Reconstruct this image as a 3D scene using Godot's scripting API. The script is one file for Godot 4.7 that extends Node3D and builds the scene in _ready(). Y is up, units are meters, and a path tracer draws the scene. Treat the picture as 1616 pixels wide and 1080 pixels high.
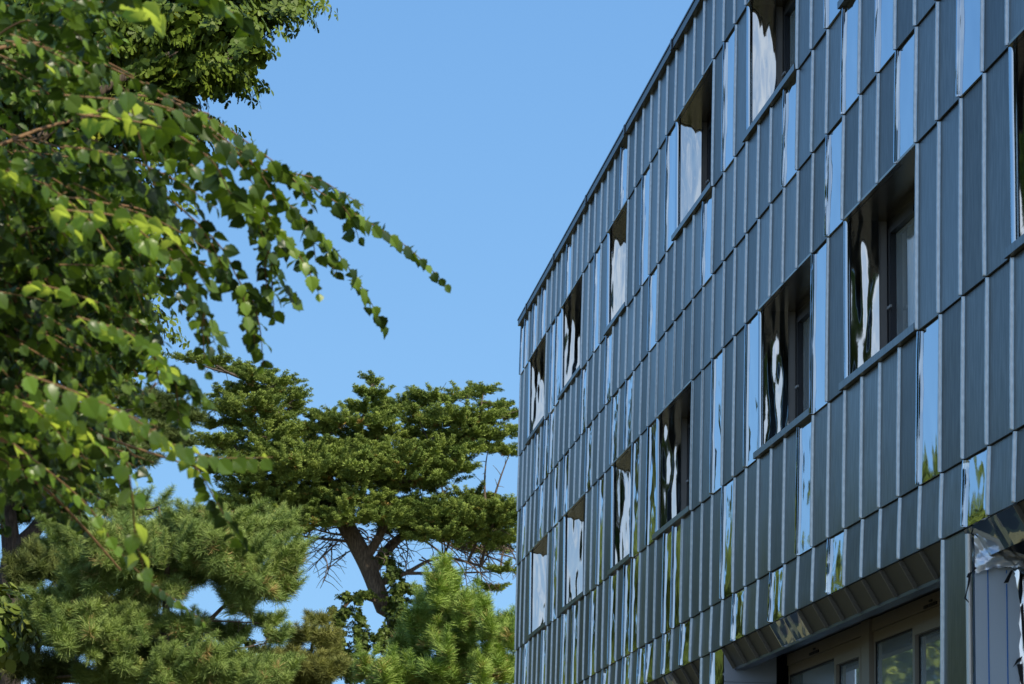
extends Node3D
# A metal-clad office building, seen along its facade, with conifers behind and leafy twigs in front.

const FPX := 4800.0          # focal length in pixels of a 1616 x 1080 picture
const D := 3.95672           # distance from the camera line to the facade
const S0 := 16.53009         # distance along the facade of seam 0
const W := 0.5               # width of one cladding panel
const EYE := 1.6
const NEAR_END := -10
const FAR_END := 44
# heights of the horizontal joints above the eye
const HR := [7.50, 6.813, 5.751, 5.034, 4.343, 3.254, 2.374, 2.012, 0.62, -1.6]

var cam: Camera3D
var rng := RandomNumberGenerator.new()
var used := {}
var M := {}

# ---------------------------------------------------------------- mesh helper
class MB:
	var v := PackedVector3Array()
	var n := PackedVector3Array()
	var uv := PackedVector2Array()
	var ix := PackedInt32Array()
	func quad(a: Vector3, b: Vector3, c: Vector3, d: Vector3, out: Vector3) -> void:
		var nn := (b - a).cross(c - a)
		if nn.length() < 1e-12:
			nn = (c - a).cross(d - a)
		nn = nn.normalized()
		var flip := nn.dot(out) < 0.0
		if flip:
			nn = -nn
		var k := v.size()
		for p in [a, b, c, d]:
			v.append(p); n.append(nn)
		uv.append(Vector2(0, 0)); uv.append(Vector2(1, 0)); uv.append(Vector2(1, 1)); uv.append(Vector2(0, 1))
		if flip:
			for i in [0, 1, 2, 0, 2, 3]: ix.append(k + i)
		else:
			for i in [0, 2, 1, 0, 3, 2]: ix.append(k + i)
	func tri(a: Vector3, b: Vector3, c: Vector3, na: Vector3, nb: Vector3, nc: Vector3) -> void:
		var k := v.size()
		v.append(a); v.append(b); v.append(c)
		n.append(na); n.append(nb); n.append(nc)
		uv.append(Vector2(0, 0)); uv.append(Vector2(1, 0)); uv.append(Vector2(1, 1))
		if (b - a).cross(c - a).dot(na + nb + nc) > 0.0:
			ix.append(k); ix.append(k + 2); ix.append(k + 1)
		else:
			ix.append(k); ix.append(k + 1); ix.append(k + 2)
	func box(lo: Vector3, hi: Vector3) -> void:
		var a := lo
		var b := hi
		quad(Vector3(a.x, a.y, a.z), Vector3(a.x, b.y, a.z), Vector3(a.x, b.y, b.z), Vector3(a.x, a.y, b.z), Vector3(-1, 0, 0))
		quad(Vector3(b.x, a.y, a.z), Vector3(b.x, b.y, a.z), Vector3(b.x, b.y, b.z), Vector3(b.x, a.y, b.z), Vector3(1, 0, 0))
		quad(Vector3(a.x, a.y, a.z), Vector3(b.x, a.y, a.z), Vector3(b.x, a.y, b.z), Vector3(a.x, a.y, b.z), Vector3(0, -1, 0))
		quad(Vector3(a.x, b.y, a.z), Vector3(b.x, b.y, a.z), Vector3(b.x, b.y, b.z), Vector3(a.x, b.y, b.z), Vector3(0, 1, 0))
		quad(Vector3(a.x, a.y, a.z), Vector3(b.x, a.y, a.z), Vector3(b.x, b.y, a.z), Vector3(a.x, b.y, a.z), Vector3(0, 0, -1))
		quad(Vector3(a.x, a.y, b.z), Vector3(b.x, a.y, b.z), Vector3(b.x, b.y, b.z), Vector3(a.x, b.y, b.z), Vector3(0, 0, 1))
	# a smooth sheet of points; out tells which side is the front
	func grid(pts: Array, out: Vector3) -> void:
		var rows := pts.size()
		var cols: int = pts[0].size()
		var k := v.size()
		for i in rows:
			for j in cols:
				var du: Vector3 = pts[i][mini(j + 1, cols - 1)] - pts[i][maxi(j - 1, 0)]
				var dv: Vector3 = pts[mini(i + 1, rows - 1)][j] - pts[maxi(i - 1, 0)][j]
				var nn := du.cross(dv).normalized()
				if nn.dot(out) < 0.0:
					nn = -nn
				v.append(pts[i][j]); n.append(nn)
				uv.append(Vector2(float(j) / (cols - 1), float(i) / (rows - 1)))
		for i in rows - 1:
			for j in cols - 1:
				var a := k + i * cols + j
				var q := [a, a + 1, a + 1 + cols, a + cols]
				var g := (v[q[1]] - v[q[0]]).cross(v[q[2]] - v[q[0]])
				if g.dot(n[q[0]] + n[q[2]]) < 0.0:
					for t in [0, 1, 2, 0, 2, 3]: ix.append(q[t])
				else:
					for t in [0, 2, 1, 0, 3, 2]: ix.append(q[t])
	# tube along points with a radius each
	func tube(pts: Array, rad: Array, sides: int) -> void:
		var k := v.size()
		for i in pts.size():
			var p: Vector3 = pts[i]
			var t: Vector3 = (pts[mini(i + 1, pts.size() - 1)] - pts[maxi(i - 1, 0)]).normalized()
			var ref := Vector3(0, 0, 1) if absf(t.z) < 0.8 else Vector3(1, 0, 0)
			var a := t.cross(ref).normalized()
			var b := t.cross(a).normalized()
			for s in sides:
				var ang := TAU * s / sides
				var dir := a * cos(ang) + b * sin(ang)
				v.append(p + dir * rad[i]); n.append(dir)
				uv.append(Vector2(float(s) / sides, float(i)))
		for i in pts.size() - 1:
			for s in sides:
				var s2 := (s + 1) % sides
				var q := [k + i * sides + s, k + i * sides + s2, k + (i + 1) * sides + s2, k + (i + 1) * sides + s]
				var g := (v[q[1]] - v[q[0]]).cross(v[q[2]] - v[q[0]])
				if g.dot(n[q[0]] + n[q[2]]) < 0.0:
					for t in [0, 1, 2, 0, 2, 3]: ix.append(q[t])
				else:
					for t in [0, 2, 1, 0, 3, 2]: ix.append(q[t])
	func mesh() -> ArrayMesh:
		var arr := []
		arr.resize(Mesh.ARRAY_MAX)
		arr[Mesh.ARRAY_VERTEX] = v
		arr[Mesh.ARRAY_NORMAL] = n
		arr[Mesh.ARRAY_TEX_UV] = uv
		arr[Mesh.ARRAY_INDEX] = ix
		var m := ArrayMesh.new()
		m.add_surface_from_arrays(Mesh.PRIMITIVE_TRIANGLES, arr)
		return m

# ---------------------------------------------------------------- scene helpers
func numbered(called: String) -> String:
	if not used.has(called):
		used[called] = 0
		return called
	used[called] += 1
	return "%s_%03d" % [called, used[called]]

func put(called: String, mesh: Mesh, mat: Material, parent: Node, pos := Vector3.ZERO) -> MeshInstance3D:
	var o := MeshInstance3D.new()
	o.mesh = mesh
	o.material_override = mat
	o.position = pos
	o.name = numbered(called) if parent == self else called
	parent.add_child(o, true)
	return o

func tag(o: Node, label: String, category: String, group := "", kind := "") -> void:
	if label: o.set_meta("label", label)
	if category: o.set_meta("category", category)
	if group: o.set_meta("group", group)
	if kind: o.set_meta("kind", kind)

func thing(called: String, label: String, category: String, at_pos: Vector3, group := "") -> Node3D:
	var o := Node3D.new()
	o.name = numbered(called)
	o.position = at_pos
	add_child(o)
	tag(o, label, category, group)
	return o

func sub(called: String, parent: Node) -> Node3D:
	var o := Node3D.new()
	o.name = called
	parent.add_child(o, true)
	return o

# the point of the world at depth s in the direction of a place in the picture
func at(px: float, py: float, s: float) -> Vector3:
	var d := cam.basis * Vector3((px - 808.0) / FPX, -(py - 540.0) / FPX, -1.0)
	return cam.position + d * (s / -d.z)

func zn(n: float) -> float:
	return -(S0 + n * W)

func lin(r: float, g: float, b: float) -> Color:
	return Color(r, g, b).linear_to_srgb()

func mat(called: String, c: Color, rough := 0.6, metal := 0.0) -> StandardMaterial3D:
	var m := StandardMaterial3D.new()
	m.resource_name = called
	m.albedo_color = c
	m.roughness = rough
	m.metallic = metal
	return m

func noise_tex(freq: float, seed_at: int, w := 512, h := 512, ramp: Array = [], octaves := 4) -> NoiseTexture2D:
	var f := FastNoiseLite.new()
	f.noise_type = FastNoiseLite.TYPE_SIMPLEX_SMOOTH
	f.frequency = freq
	f.fractal_octaves = octaves
	f.seed = seed_at
	var t := NoiseTexture2D.new()
	t.noise = f
	t.width = w
	t.height = h
	t.seamless = true
	if ramp.size():
		var g := Gradient.new()
		g.offsets = PackedFloat32Array([0.0, 1.0])
		g.colors = PackedColorArray(ramp)
		t.color_ramp = g
	return t

# ---------------------------------------------------------------- sky
func make_sky(sun: Vector3) -> Sky:
	var w := 1024
	var h := 512
	var im := Image.create(w, h, false, Image.FORMAT_RGBF)
	var f := FastNoiseLite.new()
	f.seed = 11
	f.frequency = 1.6
	f.fractal_octaves = 5
	var sun_flat := Vector2(sun.x, sun.z).normalized()
	for j in h:
		var el := PI * 0.5 - PI * (j + 0.5) / h
		var e := maxf(0.0, rad_to_deg(el))
		var low := exp(-e / 16.0)
		var mid := exp(-e / 45.0)
		var base := Vector3(0.045, 0.155, 0.43).lerp(Vector3(0.105, 0.34, 0.82), mid).lerp(Vector3(0.38, 0.70, 1.04), low)
		var haze := exp(-e / 22.0)
		for i in w:
			var az := TAU * (i + 0.5) / w
			var d := Vector3(sin(az) * cos(el), sin(el), -cos(az) * cos(el))
			var c := base
			var ang := rad_to_deg(acos(clampf(d.dot(sun), -1.0, 1.0)))
			var back := 0.5 + 0.5 * Vector2(d.x, d.z).normalized().dot(sun_flat)
			c = c.lerp(Vector3(1.55, 1.58, 1.62), clampf(0.95 * haze * pow(back, 4.0), 0.0, 1.0))
			c += Vector3(1.0, 0.97, 0.92) * (1.2 * exp(-ang / 12.0) + 0.25 * exp(-ang / 30.0))
			# thin high cloud, towards the sun's half of the sky
			var p := d / (absf(d.y) + 0.25)
			var q := f.get_noise_3d(p.x * 1.3, 3.0, p.z * 0.5) + 0.35 * f.get_noise_3d(p.x * 4.0, 9.0, p.z * 1.6)
			var wisp := clampf((q - 0.02) * 1.9, 0.0, 1.0) * smoothstep(0.30, 0.62, back)
			c = c.lerp(Vector3(1.35, 1.38, 1.42), wisp * 0.6)
			if el < 0.0:
				c = c.lerp(Vector3(0.16, 0.16, 0.12), clampf(-rad_to_deg(el) / 4.0, 0.0, 1.0))
			im.set_pixel(i, j, Color(c.x, c.y, c.z))
	var m := PanoramaSkyMaterial.new()
	m.panorama = ImageTexture.create_from_image(im)
	var s := Sky.new()
	s.sky_material = m
	return s

# ---------------------------------------------------------------- materials
func make_materials() -> void:
	var grain := noise_tex(0.02, 3, 512, 512, [Color(0.60, 0.61, 0.62), Color(1, 1, 1)])
	for i in 6:
		var k: float = [0.74, 1.0, 1.20, 0.87, 1.10, 0.64][i]
		var m := mat("dark_zinc", lin(0.172 * k, 0.170 * k, 0.158 * k), [0.30, 0.36, 0.32, 0.40, 0.34, 0.37][i], 0.72)
		m.albedo_texture = grain
		m.uv1_triplanar = true
		m.uv1_world_triplanar = true
		m.uv1_scale = Vector3(2.6, 0.35, 2.6)
		m.uv1_offset = Vector3(i * 0.37, i * 0.21, 0)
		m.heightmap_enabled = true
		m.heightmap_texture = grain
		m.heightmap_scale = 0.06
		M["zinc%d" % i] = m
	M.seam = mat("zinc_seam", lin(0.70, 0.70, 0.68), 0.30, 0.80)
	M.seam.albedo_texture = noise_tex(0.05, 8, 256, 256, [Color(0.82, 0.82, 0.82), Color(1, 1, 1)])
	M.seam.uv1_triplanar = true
	M.seam.uv1_world_triplanar = true
	M.seam.uv1_scale = Vector3(5, 1.2, 5)
	M.mirror = mat("polished_steel", lin(0.50, 0.575, 0.64), 0.04, 1.0)
	M.reveal = mat("dull_polished_sheet", lin(0.50, 0.525, 0.535), 0.055, 1.0)
	M.trim = mat("dark_trim", lin(0.060, 0.066, 0.075), 0.38, 0.5)
	M.frame = mat("window_frame", lin(0.030, 0.033, 0.040), 0.35, 0.3)
	M.flange = mat("grey_flange", lin(0.34, 0.34, 0.335), 0.42, 0.3)
	M.warm = mat("taupe_frame", lin(0.30, 0.255, 0.195), 0.5, 0.0)
	M.rubber = mat("black_gasket", lin(0.008, 0.008, 0.009), 0.6)
	M.grille = mat("vent_grille", lin(0.02, 0.018, 0.015), 0.6)
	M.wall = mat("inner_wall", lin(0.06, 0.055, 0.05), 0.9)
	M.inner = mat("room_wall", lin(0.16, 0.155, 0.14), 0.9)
	M.glass = mat("glass", Color(0.9, 0.95, 0.95, 0.12), 0.02)
	M.glass.transparency = BaseMaterial3D.TRANSPARENCY_ALPHA
	M.glass.metallic_specular = 0.7
	M.glass.metallic = 0.28
	M.film = mat("protective_film", lin(0.62, 0.69, 0.75), 0.5)
	M.film_line = mat("blue_print_line", lin(0.02, 0.20, 0.62), 0.5)
	M.film_black = mat("black_film_back", lin(0.012, 0.012, 0.014), 0.4)
	M.plain_panel = mat("grey_reveal_panel", lin(0.42, 0.45, 0.50), 0.5, 0.1)
	M.bark = mat("bark", lin(0.24, 0.185, 0.135), 0.95)
	M.bark.albedo_texture = noise_tex(0.03, 21, 256, 256, [Color(0.45, 0.45, 0.45), Color(1, 1, 1)])
	M.bark.uv1_triplanar = true
	M.bark.uv1_world_triplanar = true
	M.bark.uv1_scale = Vector3(1.6, 0.4, 1.6)
	M.bark.heightmap_enabled = true
	M.bark.heightmap_texture = M.bark.albedo_texture
	M.bark.heightmap_scale = 5.0
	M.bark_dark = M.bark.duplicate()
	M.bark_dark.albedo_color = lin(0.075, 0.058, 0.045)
	M.twig = mat("twig_bark", lin(0.20, 0.115, 0.05), 0.7)
	M.dead = mat("grey_dead_wood", lin(0.12, 0.09, 0.07), 0.9)
	M.needle = leafy("needles", Color(1, 1, 1), 0.55, 0.35, 0.3)
	M.scale = leafy("scale_leaves", Color(1, 1, 1), 0.65, 0.2, 0.25)
	M.oak = leafy("oak_leaves", Color(1, 1, 1), 0.5, 0.5, 0.35)
	M.ground = mat("dry_grass", lin(0.17, 0.16, 0.08), 0.95)
	M.ground.albedo_texture = noise_tex(0.02, 31, 512, 512, [Color(0.6, 0.6, 0.5), Color(1, 1, 1)])
	M.ground.uv1_triplanar = true
	M.ground.uv1_scale = Vector3(0.2, 0.2, 0.2)
	M.gravel = mat("pale_gravel", lin(0.085, 0.075, 0.05), 0.95)
	M.gravel.albedo_texture = noise_tex(0.2, 41, 512, 512, [Color(0.55, 0.55, 0.55), Color(1, 1, 1)])
	M.gravel.uv1_triplanar = true

func leafy(called: String, c: Color, rough: float, back: float, spec: float) -> StandardMaterial3D:
	var m := mat(called, c, rough)
	m.vertex_color_use_as_albedo = true
	m.metallic_specular = spec
	m.cull_mode = BaseMaterial3D.CULL_DISABLED
	m.backlight_enabled = true
	m.backlight = Color(back, back, back * 0.6)
	return m

# ---------------------------------------------------------------- the building
# a sheet W wide and h high with folded edges, standing at its lower near corner; x points into the wall
func panel_mesh(h: float, nu: int, nv: int, wave: float, seed_at: int, w := W - 0.004) -> ArrayMesh:
	var b := MB.new()
	var f := FastNoiseLite.new()
	f.seed = seed_at
	f.frequency = 1.0
	f.fractal_octaves = 2
	var pts := []
	for i in nv + 1:
		var t := float(i) / nv
		var row := []
		for j in nu + 1:
			var u := float(j) / nu
			# the panel laps over the one below: its foot stands proud
			var x := -0.016 + 0.014 * t
			var edge: float = minf(minf(u, 1.0 - u) * 8.0, 1.0) * minf(minf(t, 1.0 - t) * 10.0, 1.0)
			x += wave * edge * (f.get_noise_2d(u * 1.7, t * h * 2.0) + 0.25 * f.get_noise_2d(u * 5.0, t * h * 5.0 + 40.0))
			x -= wave * 0.25 * edge
			row.append(Vector3(x, t * h, -u * w))
		pts.append(row)
	b.grid(pts, Vector3(-1, 0, 0))
	var z1 := -w
	b.quad(Vector3(-0.016, 0, 0), Vector3(0.02, 0, 0), Vector3(0.02, 0, z1), Vector3(-0.016, 0, z1), Vector3(0, -1, 0))
	b.quad(Vector3(-0.002, h, 0), Vector3(0.02, h, 0), Vector3(0.02, h, z1), Vector3(-0.002, h, z1), Vector3(0, 1, 0))
	b.quad(Vector3(-0.016, 0, 0), Vector3(0.02, 0, 0), Vector3(0.02, h, 0), Vector3(-0.002, h, 0), Vector3(0, 0, 1))
	b.quad(Vector3(-0.016, 0, z1), Vector3(0.02, 0, z1), Vector3(0.02, h, z1), Vector3(-0.002, h, z1), Vector3(0, 0, -1))
	b.quad(Vector3(0.02, 0, 0), Vector3(0.02, h, 0), Vector3(0.02, h, z1), Vector3(0.02, 0, z1), Vector3(1, 0, 0))
	return b.mesh()

# an upright folded seam; its profile is a rounded fin with a shoulder
func seam_mesh(h: float, fat: float, seed_at: int, wobble: float, square := false) -> ArrayMesh:
	var b := MB.new()
	var r := RandomNumberGenerator.new()
	r.seed = seed_at
	# profile from the near side to the far side: (x outwards is negative, z towards the camera positive)
	var prof := [Vector2(0.0, 0.017), Vector2(-0.003, 0.0168), Vector2(-0.006, 0.0125), Vector2(-0.026 * fat, 0.0070), Vector2(-0.0295 * fat, 0.0042),
		Vector2(-0.0305 * fat, 0.0), Vector2(-0.0295 * fat, -0.005), Vector2(-0.026 * fat, -0.0085), Vector2(0.0, -0.009)]
	if square:
		prof[1] = Vector2(-0.010, 0.0165)
		prof[2] = Vector2(-0.0115, 0.009)
		prof[3] = Vector2(-0.026 * fat, 0.0085)
		prof[4] = Vector2(-0.0295 * fat, 0.005)
	var rows := []
	var nr := 7
	var off := []
	for i in nr + 1:
		off.append(r.randf_range(-1, 1) * wobble)
	for i in nr + 1:
		var t := float(i) / nr
		var squash := 0.80 if i == 0 else (0.9 if i == nr else 1.0)
		var y := t * h
		if i == 0: y = 0.004
		if i == 1: y = minf(0.016, h * 0.1)
		var row := []
		for p in prof:
			row.append(Vector3(p.x * squash - 0.014 + 0.014 * t, y, p.y + off[i]))
		rows.append(row)
	# flat facets across the profile, smooth along the height
	for k in prof.size() - 1:
		var strip := []
		for i in nr + 1:
			strip.append([rows[i][k], rows[i][k + 1]])
		var out := Vector3(prof[k + 1].y - prof[k].y, 0, -(prof[k + 1].x - prof[k].x))
		if k == 0: out = Vector3(-0.3, 0, 1)
		b.grid(strip, out)
	for i in [0, nr]:
		var up := Vector3(0, -1, 0) if i == 0 else Vector3(0, 1, 0)
		for k in range(1, prof.size() - 2):
			b.tri(rows[i][0], rows[i][k], rows[i][k + 1], up, up, up)
	return b.mesh()

# columns whose panel is polished, per row from the top
const MIRRORS := [[43, 42, 40, 38, 33, 24], [36, 35, 28, 21, 18, 12, 4], [39, 37, 36, 30, 26, 20, 14, 7, 3, 1], [42, 38, 35, 33, 29, 25, 23, 4, 0, -3],
	[35, 27, 22, 20, 13, 10, 5], [41, 37, 33, 31, 28, 25, 23, 22, 18, 17, 12, 6, -1], [26, 23, 21, 20, 18, 16, 11, 8, 4, -3], [13], []]
const UPPER := [[-9, -5], [0, 4], [7, 11], [14, 18], [24, 27], [31, 35], [38, 42]]
const LOWER := [[-8, -4], [0, 4], [6, 10], [16, 20], [23, 26], [30, 34], [37, 41]]
const GROUND := [[-9, -2], [-1, 13], [15, 22]]

func taken(row: int, c: int) -> bool:
	var list: Array = UPPER if row == 1 else (LOWER if row == 4 else (GROUND if row >= 7 else []))
	for w in list:
		if c >= w[0] and c < w[1]:
			return true
	return false

func in_view(p: Vector3, margin := 20.0) -> bool:
	var q := cam.basis.inverse() * (p - cam.position)
	if q.z > -0.5: return false
	var x := 808.0 + FPX * q.x / -q.z
	var y := 540.0 - FPX * q.y / -q.z
	return x > -margin and x < 1616 + margin and y > -margin and y < 1080 + margin

func build_facade(b: Node3D) -> void:
	var rest := MB.new()
	for row in HR.size() - 1:
		var y0: float = HR[row + 1] + EYE
		var y1: float = HR[row] + EYE
		var h := y1 - y0 - 0.004
		var flat := []
		var shiny := []
		var seams := []
		var bright := []
		for i in 3:
			flat.append(panel_mesh(h, 5, 7, 0.0032, 100 + row * 10 + i))
			seams.append(seam_mesh(h, 0.68, row * 7 + i, 0.0014))
		for i in 4:
			shiny.append(panel_mesh(h, 8, 14, 0.0040, 500 + row * 10 + i))
			bright.append(seam_mesh(h, 0.78, 300 + row * 7 + i, 0.0035, true))
		for c in range(NEAR_END, FAR_END):
			if taken(row, c): continue
			var polished: bool = c in MIRRORS[row]
			var seen := false
			for k in [[c, y0], [c, y1], [c + 1, y0], [c + 1, y1]]:
				if in_view(Vector3(D, k[1], zn(k[0])), 60.0): seen = true
			var pos := Vector3(0, y0, zn(c) - 0.002)
			if not seen:
				var src: ArrayMesh = flat[0]
				var arr := src.surface_get_arrays(0)
				var k0 := rest.v.size()
				for p in arr[Mesh.ARRAY_VERTEX]: rest.v.append(p + pos)
				rest.n.append_array(arr[Mesh.ARRAY_NORMAL])
				rest.uv.append_array(arr[Mesh.ARRAY_TEX_UV])
				for q in arr[Mesh.ARRAY_INDEX]: rest.ix.append(q + k0)
				continue
			var p: MeshInstance3D
			if polished:
				p = put("mirror_panel", shiny[rng.randi() % 4], M.mirror, b, pos)
			else:
				p = put("cladding_panel", flat[rng.randi() % 3], M["zinc%d" % (rng.randi() % 6)], b, pos)
			p.rotation = Vector3(0, rng.randf_range(-0.004, 0.004), rng.randf_range(-0.002, 0.001))
			var sm: Mesh = bright[rng.randi() % 4] if polished else seams[rng.randi() % 3]
			put("standing_seam", sm, M.mirror if polished else M.seam, p, Vector3(0.0, 0, -W + 0.006))
	var o := put("outer_cladding", rest.mesh(), M.zinc1, b)
	o.set_meta("kind", "stuff")

# a buckled sheet across the reveal of an opening, facing the camera; lean turns its face out of the wall
func reveal_sheet(r0: float, r1: float, h: float, lean: Array, wave: float, seed_at: int) -> ArrayMesh:
	var b := MB.new()
	var f := FastNoiseLite.new()
	f.seed = seed_at
	f.frequency = 1.0
	f.fractal_octaves = 2
	var pts := []
	var nv := 34
	var nu := 10
	for i in nv + 1:
		var t := float(i) / nv
		var row := []
		var z := 0.0
		for j in nu + 1:
			var u := float(j) / nu
			var l: float = lerpf(lerpf(lean[0], lean[1], u), lerpf(lean[2], lean[3], u), 1.0 - t)
			if j > 0: z += tan(l) * (r1 - r0) / nu
			var edge: float = minf(minf(u, 1.0 - u) * 5.0, 1.0)
			var bump := wave * edge * (f.get_noise_2d(u * 2.2, t * h * 1.3) + 0.30 * f.get_noise_2d(u * 5.5, t * h * 3.0 + 30.0) + 0.10 * f.get_noise_2d(u * 9.0 + 7.0, t * h * 9.0))
			row.append(Vector3(lerpf(r0, r1, u), t * h, z + bump))
		pts.append(row)
	b.grid(pts, Vector3(0, 0, 1))
	return b.mesh()

func build_window(b: Node3D, lo: int, hi: int, y0: float, y1: float, lean: Array, seed_at: int) -> void:
	var w := sub("window", b)
	w.position = Vector3(0, y0, zn(hi))      # at the far lower corner; z grows towards the camera
	var L := (hi - lo) * W
	var H := y1 - y0
	var sill_h := 0.046
	# far reveal: mirror sheet, edge trim, grey flange
	put("reveal_mirror", reveal_sheet(0.032, 0.205, H - sill_h, lean, 0.0036, seed_at), M.reveal, w, Vector3(0, sill_h, 0.012))
	var tr := MB.new()
	var prof := []
	for i in 9:
		var a := -0.35 + 2.3 * i / 8.0
		prof.append(Vector2(0.006 - 0.026 * sin(a) - 0.006, 0.005 + 0.020 * cos(a)))
	var strip := []
	for t in [0.0, 0.2, 0.45, 0.7, 1.0]:
		var row := []
		for p in prof: row.append(Vector3(p.x + 0.012, t * H, p.y + 0.0025 * sin(t * 9.0 + seed_at)))
		strip.append(row)
	tr.grid(strip, Vector3(-0.7, 0, 1))
	put("edge_trim", tr.mesh(), M.mirror, w)
	var fl := MB.new()
	fl.box(Vector3(0.205, sill_h, -0.01), Vector3(0.262, H, 0.016))
	put("reveal_flange", fl.mesh(), M.flange, w)
	var bk := MB.new()
	bk.box(Vector3(0.022, 0, -0.03), Vector3(0.34, H, -0.006))
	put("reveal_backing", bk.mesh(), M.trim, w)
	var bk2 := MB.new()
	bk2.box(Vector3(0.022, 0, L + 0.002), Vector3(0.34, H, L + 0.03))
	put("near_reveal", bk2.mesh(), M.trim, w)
	# head lining and sill
	var hd := MB.new()
	hd.box(Vector3(0.004, H, -0.006), Vector3(0.34, H + 0.03, L + 0.006))
	hd.box(Vector3(-0.020, H - 0.004, -0.002), Vector3(0.004, H + 0.012, L + 0.002))
	put("head_lining", hd.mesh(), M.head, w)
	var si := MB.new()
	si.box(Vector3(-0.038, 0, -0.05), Vector3(0.30, sill_h, L + 0.0))
	put("sill", si.mesh(), M.zinc0, w)
	# frame and glass
	var fr := MB.new()
	var x0 := 0.275
	var x1 := 0.335
	fr.box(Vector3(x0, sill_h, 0.018), Vector3(x1, H, 0.075))
	fr.box(Vector3(x0, sill_h, L - 0.06), Vector3(x1, H, L - 0.002))
	fr.box(Vector3(x0, sill_h, 0.075), Vector3(x1, sill_h + 0.055, L - 0.06))
	fr.box(Vector3(x0, H - 0.055, 0.075), Vector3(x1, H, L - 0.06))
	var mid := L * 0.40
	fr.box(Vector3(x0 + 0.004, sill_h + 0.055, mid - 0.035), Vector3(x1 - 0.004, H - 0.055, mid + 0.035))
	fr.box(Vector3(x0 - 0.018, sill_h + 0.06, 0.080), Vector3(x0 + 0.02, H - 0.06, 0.125))
	fr.box(Vector3(x0 - 0.018, H - 0.10, 0.125), Vector3(x0 + 0.02, H - 0.06, mid - 0.037))
	put("frame", fr.mesh(), M.frame, w)
	for k in 2:
		var g := MB.new()
		var a := 0.127 if k == 0 else mid + 0.037
		var e := mid - 0.037 if k == 0 else L - 0.062
		g.box(Vector3(x0 + 0.022, sill_h + 0.057, a), Vector3(x0 + 0.028, H - 0.102 if k == 0 else H - 0.057, e))
		put("pane", g.mesh(), M.glass, w)
	var hdl := MB.new()
	hdl.box(Vector3(x0 - 0.035, H * 0.46, 0.095), Vector3(x0 - 0.02, H * 0.46 + 0.02, 0.112))
	hdl.box(Vector3(x0 - 0.035, H * 0.46, 0.112), Vector3(x0 - 0.024, H * 0.46 + 0.016, 0.20))
	put("handle", hdl.mesh(), M.flange, w)

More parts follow.
